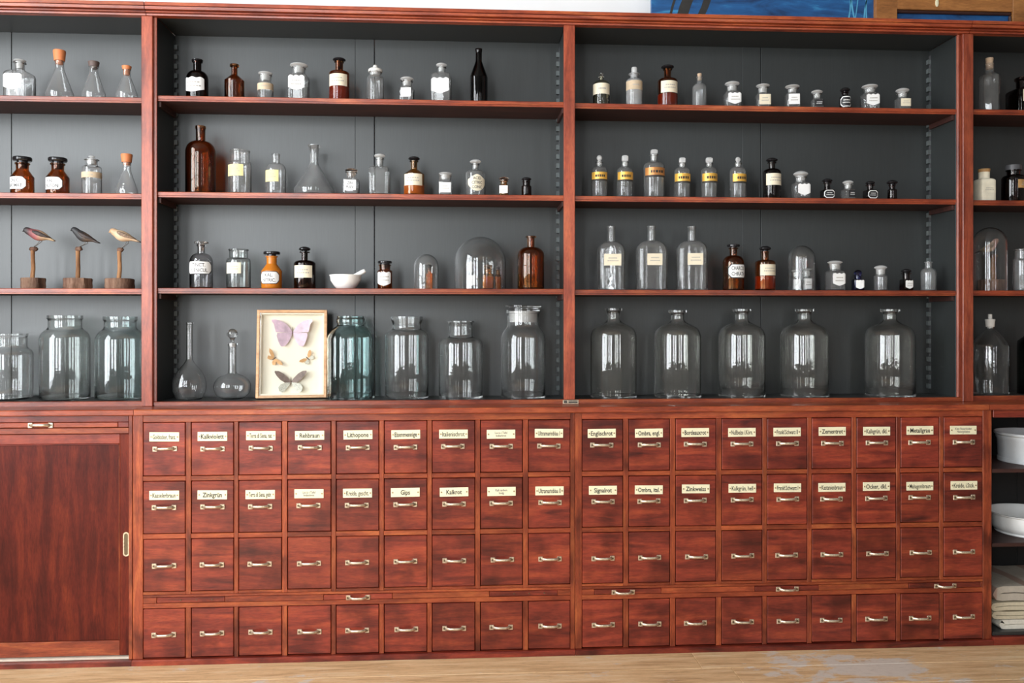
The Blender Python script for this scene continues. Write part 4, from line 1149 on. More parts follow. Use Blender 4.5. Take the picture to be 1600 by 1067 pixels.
def lettering(parent, lines, loc, wmax, h, mat='ink'):
    V, Fc = [], []
    n = len(lines)
    for i, s in enumerate(lines):
        v, f, w = text_geo(s, 0.02 if len(s) < 13 else 0.013)
        hh = h if n == 1 else h * 0.5
        kx = min(wmax / w, hh * 1.0)
        zc = 0.0 if n == 1 else (0.30 - 0.60 * i / (n - 1)) * h * 0.95
        k = len(V)
        V += [(q[0] * kx, 0.0, q[1] * hh * 1.25 + zc) for q in v]
        Fc += [[k + a for a in p] for p in f]
    return link_mesh('lettering', make_mesh('lettering', V, Fc, mat), parent, loc=loc)


NAMES = [
    [['Goldocker, franz.'], ['Kalkviolett'], ['Terra di Siena, nat.'], ['Rehbraun'], ['Lithopone'], ['Eisenmennige'], ['Italienischrot'], ["Lacca i.Tafel", 'Indischrot'], ['Ultramarinblau I'],
     ['Englischrot'], ['Ombra, engl.'], ['Bordeauxrot'], ['Nußbeize i.Körn.'], ['Frankf.Schwarz II'], ['Zementrot'], ['Kalkgrün, dkl.'], ['Metallgrau'], ['Kien Feuerboden', 'Naturgelatine']],
    [['Kasselerbraun'], ['Zinkgrün'], ['Terra di Siena, gebr.'], ['Lacca i.Tafel', 'Indischrot'], ['Kreide, gescht.'], ['Gips'], ['Kalkrot'], ['Kali carbon.', 'Sodg.'], ['Ultramarinblau II'],
     ['Signalrot'], ['Ombra, ital.'], ['Zinkweiss'], ['Kalkgrün, hell'], ['Frankf.Schwarz I'], ['Kastanienbraun'], ['Ocker, dkl.'], ['Mahagonibraun'], ['Kreide, i.Stck.']]]
ROWS = [list(r) for r in S['rows']]
ROWS[3][0] = 0.0235
BT = 0.0195


def drawer_unit(x0, x1, cols, slides, off, label):
    u = empty('drawer_cabinet', ((x0 + x1) / 2, 0.06, 0.0), label, 'cabinet', 'apothecary drawer cabinets under the worktop')
    yb = 0.235
    # carcass
    box('side_panel', x0, x0 + 0.008, YF + 0.02, yb, BT, cb - 0.0005, 'wood_z', u, bev=0)
    box('side_panel', x1 - 0.008, x1, YF + 0.02, yb, BT, cb - 0.0005, 'wood_z', u, bev=0)
    box('back_panel', x0 + 0.008, x1 - 0.008, yb - 0.008, yb, BT, cb - 0.0005, 'wood_under', u, bev=0)
    prism('plinth', [(yb, BT), (yb, 0.0003), (-0.117, 0.0003), (-0.117, BT - 0.003), (-0.114, BT)], x0, x1, 'wood_x', u)
    # face frame
    box('stile', x0, cols[0][0] - 0.001, YF, YF + 0.02, BT + 0.0004, cb - 0.0008, 'wood_div', u)
    box('stile', cols[-1][1] + 0.001, x1, YF, YF + 0.02, BT + 0.0004, cb - 0.0008, 'wood_div', u)
    xs0, xs1 = cols[0][0] - 0.001, cols[-1][1] + 0.001
    g = 0.0016
    box('top_rail', xs0, xs1, YF, YF + 0.02, ROWS[0][1] + g, cb - 0.0008, 'wood_rail', u)
    zA, zB = ROWS[2][0] - g, ROWS[3][1] + g
    s0, s1 = S['slide']
    zm = S['slide']
    for ci in range(len(cols) - 1):
        a, b_ = cols[ci][1] + g, cols[ci + 1][0] - g
        box('divider', a, b_, YF + 0.0004, YF + 0.02, s1 + 0.0105, ROWS[0][1] + g, 'wood_div', u)
        box('divider', a, b_, YF + 0.0004, YF + 0.02, BT + 0.0004, zB, 'wood_div', u)
    for ci, (a, b_) in enumerate(cols):
        for (zt, zb2) in ((ROWS[0][0], ROWS[1][1]), (ROWS[1][0], ROWS[2][1])):
            box('rail', a - g, b_ + g, YF + 0.0008, YF + 0.02, zb2 + g, zt - g, 'wood_rail', u)
        box('rail', a - g, b_ + g, YF + 0.0008, YF + 0.02, s1 + 0.0105, zA, 'wood_rail', u)
    box('slide_rail', xs0, xs1, YF, YF + 0.02, s1 + 0.001, s1 + 0.0100, 'wood_rail', u)
    box('slide_rail', xs0, xs1, YF, YF + 0.02, zB + 0.0004, s0 - 0.001, 'wood_rail', u)
    c = xs0
    for sx0, sx1, hn in slides:
        if sx0 - 0.001 > c + 0.002:
            box('slide_rail', c, sx0 - 0.001, YF, YF + 0.02, s0, s1, 'wood_rail', u)
        c = sx1 + 0.001
        sl = box('pull_out_board', sx0, sx1, YF - (0.001 if hn else -0.0005), YF + 0.3, s0 + 0.0006, s1 - 0.0006, 'wood_x', u)
        if hn:
            h = link_mesh('handle', HANDLE, sl, loc=(-0.018 if sx0 < 1 and off else 0.0, -0.1515, -0.0015))
            h.rotation_euler = (math.radians(9), 0, 0)
        else:
            for q in (-0.055, 0.0, 0.055):
                me = make_mesh('screw', *lathe([(0, 0), (0.0026, 0), (0.0022, 0.001), (0, 0.0012)], 8)[:2], 'brass_dark')
                sc = link_mesh('screw', me, sl, loc=(q + 0.02, -0.1503, 0.0))
                sc.rotation_euler = (PI / 2, 0, 0)
    if c < xs1 - 0.002:
        box('slide_rail', c, xs1, YF, YF + 0.02, s0, s1, 'wood_rail', u)
    # drawers
    for ri, (zb2, zt) in enumerate(ROWS):
        for ci, (a, b_) in enumerate(cols):
            dep = rng.uniform(-0.0012, 0.0016)
            xc, zc = (a + b_) / 2, (zb2 + zt) / 2
            dr = empty('drawer', Vector((xc, YF + dep, zc)) - u.location)
            dr.parent = u
            fm = box_mesh('drawer_front', b_ - a - 0.0012, 0.018, zt - zb2 - 0.0014, 'wood_x', 0.0018)
            link_mesh('drawer_front', fm, dr, loc=(0, 0.009, 0))
            bx = box_mesh('drawer_box', b_ - a - 0.012, 0.26, zt - zb2 - 0.02, 'wood_under', 0)
            link_mesh('drawer_box', bx, dr, loc=(0, 0.0185 + 0.13, 0))
            jx, jz = rng.uniform(-0.003, 0.003), rng.uniform(-0.0012, 0.0012)
            h = link_mesh('handle', HANDLE, dr, loc=(jx, -0.0001, S['hrow'][ri] - zc + jz))
            h.rotation_euler = (0, rng.uniform(-0.02, 0.02), 0)
            if ri < 2:
                p = link_mesh('name_plate', PLATE, dr, loc=(jx * 0.6 + rng.uniform(-0.0015, 0.0015), -0.0009, S['prow'][ri] - zc + rng.uniform(-0.0012, 0.0012)))
                p.rotation_euler = (0, rng.uniform(-0.012, 0.012), 0)
                nm = NAMES[ri][off + ci]
                lt = lettering(dr, nm, p.location + Vector((0, -0.0012, 0)), 0.080, 0.0185, 'ink_grey' if len(nm) > 1 else 'ink')
                lt.rotation_euler = p.rotation_euler
    return u


drawer_unit(S['stL'][0] + 0.001, S['stM'][1] - 0.0006, S['colL'], S['slidesL'], 0, 'left red wooden drawer cabinet with 36 small drawers and brass handles')
drawer_unit(S['stM'][1] + 0.0006, S['stR'][1], S['colR'], S['slidesR'], 9, 'right red wooden drawer cabinet with 36 small drawers beside open cupboard')

# ------------------------------------------------------------------ sliding-door cupboard at the left
l = S['left']
x0, x1 = XL, S['stL'][0]
u = empty('sliding_door_cupboard', ((x0 + x1) / 2, 0.06, 0), 'red wooden cupboard with one big sliding panel door at left', 'cabinet')
yb = 0.235
box('side_panel', x0, x0 + 0.02, YF, yb, BT, cb - 0.0005, 'wood_z', u)
box('back_panel', x0 + 0.02, x1, yb - 0.008, yb, BT, cb - 0.0005, 'wood_under', u)
prism('plinth', [(yb, BT), (yb, 0.0003), (-0.117, 0.0003), (-0.117, BT - 0.003), (-0.114, BT)], x0, x1 - 0.0004, 'wood_x', u)
sx = S['left']['door_x'] - 0.001
box('stile', sx, x1 - 0.0006, YF, yb - 0.008, BT + 0.0004, cb - 0.0008, 'wood_div', u)
box('top_rail', x0 + 0.02, sx, YF, YF + 0.03, l['slide'][1] + 0.001, cb - 0.0008, 'wood_x', u)
box('slide_rail', l['slide_x'] + 0.001, sx, YF, YF + 0.03, l['slide'][0], l['slide'][1], 'wood_x', u)
sl = box('pull_out_board', x0 + 0.03, l['slide_x'], YF - 0.001, YF + 0.3, l['slide'][0] + 0.0006, l['slide'][1] - 0.0006, 'wood_rail', u)
link_mesh('handle', HANDLE, sl, loc=(l['slide_h'] - (x0 + 0.03 + l['slide_x']) / 2, -0.1515, 0.0))
box('rail', x0 + 0.02, sx, YF + 0.001, YF + 0.03, l['rail'][0], l['rail'][1], 'wood_rail', u)
box('door_track', x0 + 0.02, sx, YF + 0.004, YF + 0.04, BT + 0.0004, BT + 0.008, 'track', u)
yd = YF + 0.014
dr = empty('sliding_door', Vector(((x0 + sx) / 2, yd, 0.4)) - u.location)
dr.parent = u


def dbox(n, a, b_, y0, y1, z0, z1, m, bev=0.0012):
    c = Vector(((a + b_) / 2, (y0 + y1) / 2, (z0 + z1) / 2)) - u.location - dr.location
    return link_mesh(n, box_mesh(n, b_ - a, y1 - y0, z1 - z0, m, bev), dr, loc=c)


dt, dbm = l['door_top'] + 0.006, max(l['door_bot'], BT + 0.0085)
dbox('door_stile', l['bead_x'], sx - 0.001, yd, yd + 0.022, dbm, dt, 'wood_door')
dbox('door_rail', x0 + 0.04, l['bead_x'] - 0.0003, yd, yd + 0.022, l['bead_top'], dt, 'wood_x')
dbox('door_rail', x0 + 0.04, l['bead_x'] - 0.0003, yd, yd + 0.022, dbm, l['bead_bot'], 'wood_rail')
dbox('door_stile', x0 + 0.022, x0 + 0.0398, yd, yd + 0.022, dbm, dt, 'wood_door')
dbox('door_panel', x0 + 0.04, l['bead_x'] - 0.0003, yd + 0.006, yd + 0.016, l['bead_bot'] + 0.0003, l['bead_top'] - 0.0003, 'wood_door')
dbox('panel_bead', l['bead_x'] - 0.0048, l['bead_x'] - 0.0004, yd + 0.001, yd + 0.0058, l['bead_bot'] + 0.0005, l['bead_top'] - 0.0005, 'wood_div', 0.0014)
dbox('panel_bead', x0 + 0.041, l['bead_x'] - 0.005, yd + 0.001, yd + 0.0058, l['bead_top'] - 0.005, l['bead_top'] - 0.0005, 'wood_x', 0.0014)
# flush recessed pull
pxc, pz0, pz1 = l['pull']
pv, pf = [], []
w, hgt = 0.0105, (pz1 - pz0) / 2


def stadium(w, h, n=10):
    pts = []
    for i in range(n + 1):
        a = PI * i / n
        pts.append((w * math.cos(a), h - w + w * math.sin(a)))
    for i in range(n + 1):
        a = PI + PI * i / n
        pts.append((w * math.cos(a), -h + w + w * math.sin(a)))
    return pts


loops = [(stadium(w, hgt), 0.0), (stadium(w, hgt), -0.002), (stadium(w * 0.62, hgt - w * 0.45), -0.002), (stadium(w * 0.55, hgt - w * 0.5), 0.0)]
for pts, dy in loops:
    pv += [(q[0], dy, q[1]) for q in pts]
n = len(loops[0][0])
for k in range(3):
    for i in range(n):
        j = (i + 1) % n
        pf.append([k * n + i, (k + 1) * n + i, (k + 1) * n + j, k * n + j])
pidx = [0] * len(pf) + [1]
pf.append([3 * n + i for i in range(n)])
me = make_mesh('flush_pull', pv, pf, ['brass', 'brass_dark'], pidx)
link_mesh('flush_pull', me, dr, loc=Vector((pxc, yd - 0.0003, (pz0 + pz1) / 2)) - u.location - dr.location)

# ------------------------------------------------------------------ open cupboard at the right
x0, x1 = S['stR'][1] + 0.0008, XR
u = empty('open_cupboard', ((x0 + x1) / 2, 0.06, 0), 'open red wooden cupboard with crockery and linen at right edge', 'cabinet')
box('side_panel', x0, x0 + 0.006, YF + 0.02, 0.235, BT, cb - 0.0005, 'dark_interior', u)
box('side_panel', x1 - 0.02, x1, YF, 0.235, BT, cb - 0.0005, 'wood_z', u)
xq = x0 + 0.006
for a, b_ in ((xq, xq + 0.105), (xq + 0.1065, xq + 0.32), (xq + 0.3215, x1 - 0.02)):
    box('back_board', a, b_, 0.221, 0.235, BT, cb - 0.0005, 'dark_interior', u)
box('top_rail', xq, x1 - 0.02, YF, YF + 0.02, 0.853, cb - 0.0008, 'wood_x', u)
prism('plinth', [(0.22, 0.030), (0.22, 0.0003), (-0.117, 0.0003), (-0.117, 0.027), (-0.114, 0.030)], x0, x1, 'wood_x', u)
box('bottom_board', xq, x1 - 0.02, -0.10, 0.22, 0.0305, 0.044, 'grey_green', u)
o1, o2 = S['open']['s1'], S['open']['s2']
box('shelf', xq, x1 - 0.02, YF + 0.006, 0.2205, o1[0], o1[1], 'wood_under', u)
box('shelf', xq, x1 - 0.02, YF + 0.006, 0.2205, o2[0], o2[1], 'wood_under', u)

# ------------------------------------------------------------------ painted panels standing on top of the cabinets
bx0, bx1 = S['top']['blue']
e = empty('painted_panel', ((bx0 + bx1) / 2, 0.16, ZT), 'blue painted wooden panel standing on top of the cabinets', 'panel')
box('panel_board', bx0, bx1 - 0.002, 0.15, 0.17, ZT + 0.0002, ZT + 0.62, 'blue_paint', e)
for m_, strokes in (('ink', ((0.085, 0.045, 0.05), (0.155, 0.03, 0.06), (0.05, 0.01, 0.05))), ('blue_light', ((0.79, 0.006, 0.02), (0.815, 0.004, 0.03), (0.835, 0.007, -0.02), (0.862, 0.005, 0.02), (0.885, 0.006, -0.01)))):
    V, Fc = [], []
    for xx, wd, sl_ in strokes:
        k = len(V)
        for q in range(7):
            zq = 0.6 * q / 6
            xo = xx + sl_ * 4 * zq / 0.6 + 0.006 * math.sin(q * 1.7 + xx * 40) - (bx1 - bx0) / 2
            V += [(min(xo, (bx1 - bx0) / 2 - 0.01), -0.0106, zq), (min(xo + wd, (bx1 - bx0) / 2 - 0.004), -0.0106, zq)]
        Fc += [[k + 2 * q, k + 2 * q + 1, k + 2 * q + 3, k + 2 * q + 2] for q in range(6)]
    link_mesh('brush_stroke', make_mesh('brush_stroke', V, Fc, m_), e)
f0, f1, f2 = S['top']['frame']
zf = S['top']['z15']
e = empty('framed_door_panel', ((f0 + XR) / 2, 0.15, ZT), 'brown framed wooden door with blue panels standing on the cabinets', 'door panel')
f3 = f2 + (f1 - f0)
box('door_stile', f0 + 0.002, f1, 0.13, 0.165, ZT + 0.0002, ZT + 0.9, 'wood_brown', e)
box('door_stile', f2, f3, 0.13, 0.165, ZT + 0.0002, ZT + 0.9, 'wood_brown', e)
box('door_rail', f1, f2, 0.131, 0.164, zf, zf + 0.13, 'wood_brown', e)
box('door_rail', f1, f2, 0.131, 0.164, ZT + 0.78, ZT + 0.9, 'wood_brown', e)
box('moulding', f1, f2, 0.136, 0.150, zf - 0.012, zf, 'wood_under', e, bev=0.004)
box('moulding', f2 - 0.010, f2, 0.136, 0.150, ZT + 0.001, zf - 0.0122, 'wood_under', e, bev=0.004)
box('moulding', f1, f1 + 0.004, 0.136, 0.150, ZT + 0.001, zf - 0.0122, 'wood_under', e, bev=0.001)
box('panel', f1, f2, 0.1505, 0.160, ZT + 0.0006, zf - 0.0005, 'blue_paint', e)
box('panel', f1, f2, 0.1505, 0.160, zf + 0.131, ZT + 0.779, 'blue_paint', e)
kv, kf, ki = lathe([(0, 0), (0.010, 0), (0.010, 0.002), (0.004, 0.003), (0, 0.003)], 14)
kh = link_mesh('keyhole_plate', make_mesh('keyhole_plate', kv, kf, 'enamel_cream'), e, loc=Vector((f1 + (f2 - f1) * 0.34, 0.1308, zf + 0.028)) - e.location)
kh.rotation_euler = (PI / 2, 0, 0)
kh.scale = (0.7, 1.6, 1)

# ------------------------------------------------------------------ bottles
GROUPS = {'L1': 'glassware on the top left shelf', 'L2': 'glassware on the second left shelf', 'L4': 'jars on the lowest left shelf',
          'A1': 'bottles on the top shelf of the first middle bay', 'A2': 'bottles on the second shelf of the first middle bay', 'A3': 'bottles on the third shelf of the first middle bay', 'A4': 'large glassware on the lowest shelf of the first middle bay',
          'B1': 'bottles on the top shelf of the second middle bay', 'B2': 'bottles on the second shelf of the second middle bay', 'B3': 'bottles on the third shelf of the second middle bay', 'B4': 'large clear bottles on the lowest shelf',
          'R1': 'bottles in the right bay', 'R2': 'bottles in the right bay', 'R3': 'bottles in the right bay', 'R4': 'bottles in the right bay'}
CATS = {'conical_flask': 'flask', 'volumetric_flask': 'flask', 'glass_jar': 'jar', 'stoppered_jar': 'jar', 'specimen_jar': 'jar', 'fluted_jar': 'jar', 'lidded_jar': 'jar', 'decanter': 'decanter'}
PAPER = {'white': 'white', 'cream': 'cream', 'yellow': 'yellow', 'beige': 'beige', 'gold': 'gold', 'tan': 'tan', 'copper': 'copper', 'black': 'black_label', 'paper': 'paper'}


def stopper(par, st, rin, rN, zG, plug):
    kind, w, z0, z1, mk = st
    z0 = max(z0, zG - 0.0005) if kind not in ('cork', 'cap', 'jarlid', 'syph', 'ball') or mk == 'clear' and kind == 'ball' and z0 > zG - 0.004 else z0
    h = max(z1 - z0, 0.003)
    rp = rin * 0.96
    mats = [mk, mk]
    shp = None
    if mk == 'clear':
        mats = ['clear_clean' if kind == 'ball' else 'stopper_glass', 'frost']
    if mk == 'brownplug':
        mats = ['clear', 'brownglass']
    if kind in ('mush', 'flat', 'knob', 'cube', 'drop', 'lid') or (kind == 'ball' and z0 >= zG - 0.001):
        zb_ = zG - plug
        pr = [(0, zb_, 1), (rp * 0.86, zb_, 1), (rp, zG - 0.0002, 0)]
        if kind == 'mush':
            pr += [(rp * 1.02, z0 + h * 0.12), (w * 0.80, z0 + h * 0.22), (w, z0 + h * 0.42), (w * 0.97, z0 + h * 0.62), (w * 0.72, z0 + h * 0.86), (w * 0.35, z1), (0, z1)]
        elif kind == 'flat':
            pr += [(rp * 1.02, z0 + h * 0.30), (w * 0.93, z0 + h * 0.34), (w, z0 + h * 0.5), (w, z0 + h * 0.85), (w * 0.94, z1), (0, z1)]
        elif kind == 'knob':
            pr += [(w * 0.6, z0 + h * 0.2), (w * 0.55, z0 + h * 0.4), (w, z0 + h * 0.6), (w * 0.9, z0 + h * 0.85), (w * 0.4, z1), (0, z1)]
        elif kind == 'lid':
            pr += [(w, z0 + h * 0.02), (w, z0 + h * 0.32), (w * 0.9, z0 + h * 0.45), (w * 0.35, z0 + h * 0.52), (w * 0.28, z0 + h * 0.62), (w * 0.36, z0 + h * 0.8), (w * 0.25, z1), (0, z1)]
            mats = ['ceramic', 'frost']
        elif kind == 'cube':
            pr += [(w * 0.6, z0 + h * 0.08), (w * 0.95, z0 + h * 0.2), (w, z0 + h * 0.4), (w, z0 + h * 0.85), (w * 0.85, z1), (0, z1)]
            shp = squircle(rp, w * 1.001, 6)
        elif kind in ('drop', 'ball'):
            pr += [(w * 0.45, z0 + h * 0.1)] + [(w * math.sin(a), z0 + h * 0.58 - h * 0.42 * math.cos(a)) for a in (0.7, 1.1, 1.57, 2.1, 2.6)] + [(0, z1)]
            if kind == 'drop':
                shp = lambda r, z, a: (1, 0.55 if z > z0 + h * 0.15 else 1)
    elif kind == 'cork':
        pr = [(0, z0, 0), (rp * 0.9, z0), (rp, zG + 0.0002), (w * 0.84, zG + 0.0006), (w, z1 - (z1 - zG) * 0.12), (w * 0.95, z1), (0, z1)]
        mats = [mk]
    elif kind == 'cap':
        pr = [(0, zG, 0), (w, zG), (w, z1 - 0.002), (w * 0.93, z1), (0, z1)]
        mats = [mk]
    elif kind == 'jarlid':
        zl = zG
        pr = [(0, z0, 1), (rp * 0.93, z0, 1), (rp, zl, 0), (w * 0.93, zl + 0.0005), (w * 0.93, zl + (z1 - zl) * 0.3), (w * 0.84, zl + (z1 - zl) * 0.38), (w * 0.84, zl + (z1 - zl) * 0.6), (w * 1.0, zl + (z1 - zl) * 0.72), (w * 1.0, z1 - 0.001), (w * 0.95, z1), (0, z1)]
        mats = ['greyclear', 'frost']
    elif kind == 'syph':
        hh = z1 - zG
        pr = [(0, z0, 0), (rp, z0), (rp, zG), (w * 0.85, zG + 0.0003), (w * 0.95, zG + hh * 0.45), (w, zG + hh * 0.5), (w, zG + hh * 0.6), (w * 0.42, zG + hh * 0.62), (w * 0.40, z1 - 0.001), (w * 0.3, z1), (0, z1)]
        mats = [mk]
    elif kind == 'ball':
        r = w
        zc = z1 - r
        pr = [(0, zG - plug, 1), (rp * 0.85, zG - plug, 1), (rp, zG + 0.0005, 0), (r * 0.35, zG + 0.002), (r * 0.3, (zG + zc - r) / 2 + 0.001)] + [(r * math.sin(a), zc - r * math.cos(a)) for a in (0.5, 0.9, 1.25, 1.57, 1.95, 2.3, 2.7)] + [(0, z1)]
        shp = lambda rr, z, a: ((1 + 0.05 * math.cos(8 * a + 300 * z),) * 2 if z > zc - r else (1, 1))
    v, f, idx = lathe(pr, 24, shp)
    link_mesh('stopper', make_mesh('stopper', v, f, mats, idx if len(mats) > 1 else None, smooth=True), par)


def paper_label(par, lb, R, zS, n, dep):
    kind, u0, u1, z0, z1, col, txt = lb
    z1 = min(z1, zS + 0.0006)
    z0 = max(z0, 0.0015)
    rnd = n <= 2.5
    lim = R * 0.985

    def arc(c):
        return R * math.asin(max(-0.97, min(0.97, c / R))) if rnd else max(-R * 0.94, min(R * 0.94, c))
    if kind in ('band',):
        a0, a1 = -R * 2.3, R * 2.3
    else:
        a0, a1 = arc(u0), arc(u1)

    def P(u, z, off):
        rr = R + off
        if rnd:
            a = u / R
            return (rr * math.sin(a), -rr * math.cos(a), z)
        q = min(0.999, abs(u) / R)
        return (u, -(R * dep * (1 - q ** n) ** (1 / n) + off), z)
    h = z1 - z0

    def outline(s):
        """top and bottom of the paper at s in 0..1"""
        e = min(s, 1 - s) * (a1 - a0)
        if kind in ('oct', 'octb', 'octw'):
            c = h * 0.24
            k = max(0.0, c - e)
            return z1 - k, z0 + k
        if kind == 'shield':
            d = abs(2 * s - 1)
            return z1 - h * 0.05 * (1 + math.cos(s * 6 * PI)) * 0.7 - (h * 0.03 if d > 0.97 else 0), z0 + h * 0.20 * d ** 1.3
        if kind == 'shield2':
            d = abs(2 * s - 1)
            return z1 - h * (0.10 * math.cos(2 * PI * s) + 0.1) - h * 0.08 * d, z0 + h * 0.42 * d ** 2.0
        return z1, z0
    V, Fc, idx = [], [], []
    cols = 18 if kind != 'band' else 30
    bord = {'octb': ('ink', 0.055), 'octw': ('white', 0.08), 'oct': ('ink', 0.03)}.get(kind)
    for layer in range(2 if bord else 1):
        inset = 0.0 if (layer == 0) else bord[1] * h
        off = 0.0004 + 0.0002 * layer
        A0_, A1_ = a0 + inset, a1 - inset
        k0 = len(V)
        for i in range(cols + 1):
            s = i / cols
            uu = A0_ + (A1_ - A0_) * s
            t, b_ = outline(s)
            V.append(P(uu, b_ + inset, off))
            V.append(P(uu, t - inset, off))
        for i in range(cols):
            k = k0 + 2 * i
            Fc.append([k, k + 2, k + 3, k + 1])
            idx.append(1 if (bord and layer == 0) else 0)
    mats = [PAPER[col]] + ([bord[0]] if bord else [])
    if kind == 'gold':                       # dark painted edges of the band
        mats = [PAPER[col], 'ink']
        k0 = len(V)
        for i in range(cols + 1):
            uu = a0 + (a1 - a0) * i / cols
            V.append(P(uu, z0 - h * 0.14, 0.0004))
            V.append(P(uu, z0 + h * 0.08, 0.0007))
        for i in range(cols):
            k = k0 + 2 * i
            Fc.append([k, k + 2, k + 3, k + 1])
            idx.append(1)
    lab = link_mesh('label', make_mesh('label', V, Fc, mats, idx if len(mats) > 1 else None, smooth=True), par)
    ca, cw = (a0 + a1) / 2, (a1 - a0)
    if kind == 'band':
        ca, cw = 0.0, R * 1.7
    if isinstance(txt, list):
        V, Fc = [], []
        nl = len(txt)
        for i, s_ in enumerate(txt):
            v, f, w = text_geo(s_, 0.012)
            hh = h * 0.62 / max(nl, 2)
            kx = min(cw * 0.66 / w, hh * 1.0)
            zc = (z0 + z1) / 2 + (0.5 * (nl - 1) - i) * hh * 1.28
            k = len(V)
            V += [P(ca + q[0] * kx, zc + q[1] * hh * 1.2, 0.0009) for q in v]
            Fc += [[k + a for a in p] for p in f]
        link_mesh('lettering', make_mesh('lettering', V, Fc, 'ink'), lab)
    elif txt in ('p', 'w'):
        # print too worn or small to read: short broken rows
        V, Fc = [], []
        rows = 1 if kind in ('band', 'gold') else 2
        bh = h * (0.16 if kind in ('band', 'gold') else 0.085)
        if kind == 'gold':
            bh = h * 0.3
        for ri in range(rows):
            zc = z0 + h * (0.5 if rows == 1 else (0.64 - 0.24 * ri))
            u = ca - cw * (0.30 if ri else 0.24)
            while u < ca + cw * (0.30 if ri else 0.24):
                w = cw * rng.uniform(0.05, 0.10)
                k = len(V)
                V += [P(u, zc - bh / 2, 0.0009), P(u + w, zc - bh / 2, 0.0009), P(u + w, zc + bh / 2, 0.0009), P(u, zc + bh / 2, 0.0009)]
                Fc.append([k, k + 1, k + 2, k + 3])
                u += w + cw * 0.03
        link_mesh('print', make_mesh('print', V, Fc, 'white' if txt == 'w' else ('ink' if kind == 'gold' else 'print_grey')), lab)


LIQ = {'red': 'red_liquid', 'orange': 'orange_liquid'}
for (name, label, key, x, yy, R, zS, zN, zL, zG, rN, rL, gl, shape, dep, st, lb, lq) in BOTTLES:
    e = empty(name, (x, yy, SZ[key] + 0.0003), label, CATS.get(name, 'bottle'), GROUPS[key])
    e.rotation_euler = (0, 0, rng.uniform(-0.10, 0.10) if shape != 's' else rng.uniform(-0.16, 0.10))
    b_ = min(0.004, R * 0.16)
    outer = [(R - b_, 0.0), (R - b_ * 0.3, b_ * 0.3), (R, b_)]
    zS = max(zS, b_ * 2)
    zN = max(zN, zS + 0.001)
    zL = max(zL, zN + 0.001)
    zG = max(zG, zL + 0.0012)
    sty = {'r': 'round', 'c': 'cone', 's': 'round', 'f': 'round'}[shape]
    outer += [(R, zS)] + curve_pts((R, zS), (rN, zN), sty)
    outer += [(rN, zN), (rN, (zN + zL) / 2), (rN * 1.01, zL), (rL, zL + (zG - zL) * 0.35), (rL, zG - (zG - zL) * 0.15), (rL * 0.96, zG)]
    t = max(0.0011, R * 0.055)
    t = min(t, rN * 0.3)
    n = {'r': 2, 'c': 2, 's': 7, 'f': 5}[shape]
    shp = squircle(rN, R, n, dep) if n > 2 else None
    tb = max(0.003, R * 0.12)
    seg = 40 if n > 2 else 32
    if gl == 'paper':
        v, f, idx = lathe([(0, 0)] + outer + [(0, zG)], seg, shp)
        link_mesh('paper_wrap', make_mesh('paper_wrap', v, f, 'paper', smooth=True), e)
        cv, cf, ci = lathe([(0, zG + 0.0002), (rN * 1.02, zG - 0.012), (rN * 1.12, zG + 0.0004), (0, zG + 0.001)], 20)
        link_mesh('top_fold', make_mesh('top_fold', cv, cf, 'tan', smooth=True), e)
    else:
        v, f, idx = lathe(shell(outer, t, tb), seg, shp)
        link_mesh('glass_body', make_mesh('glass_body', v, f, gl, smooth=True), e)
    if lq:
        ri = R - t - 0.0002
        v, f, idx = lathe([(0, tb + 0.0002), (ri * 0.95, tb + 0.0002), (ri, tb + 0.002), (ri, lq[0]), (0, lq[0])], 32, squircle(rN, R, n, dep) if n > 2 else None)
        link_mesh('liquid', make_mesh('liquid', v, f, LIQ[lq[1]], smooth=True), e)
    if st:
        stopper(e, st, rN - t, rN, zG, max(0.003, (zG - zN) * 0.75))
    if lb:
        paper_label(e, lb, R, zS, n, dep)


def smooth_profile(pts, sub=3):
    """Catmull-Rom through the measured outline, keeping the first and last points"""
    out = []
    n = len(pts)
    for i in range(n - 1):
        p0, p1, p2, p3 = pts[max(i - 1, 0)], pts[i], pts[i + 1], pts[min(i + 2, n - 1)]
        for k in range(sub):
            t = k / sub
            q = []
            for d in (0, 1):
                q.append(0.5 * (2 * p1[d] + (p2[d] - p0[d]) * t + (2 * p0[d] - 5 * p1[d] + 4 * p2[d] - p3[d]) * t * t + (3 * p1[d] - p0[d] - 3 * p2[d] + p3[d]) * t ** 3))
            lo, hi = sorted((p1[0], p2[0]))
            lz, hz = sorted((p1[1], p2[1]))
            out.append((min(max(q[0], lo), hi), min(max(q[1], lz), hz)))
    out.append(pts[-1])
    return out


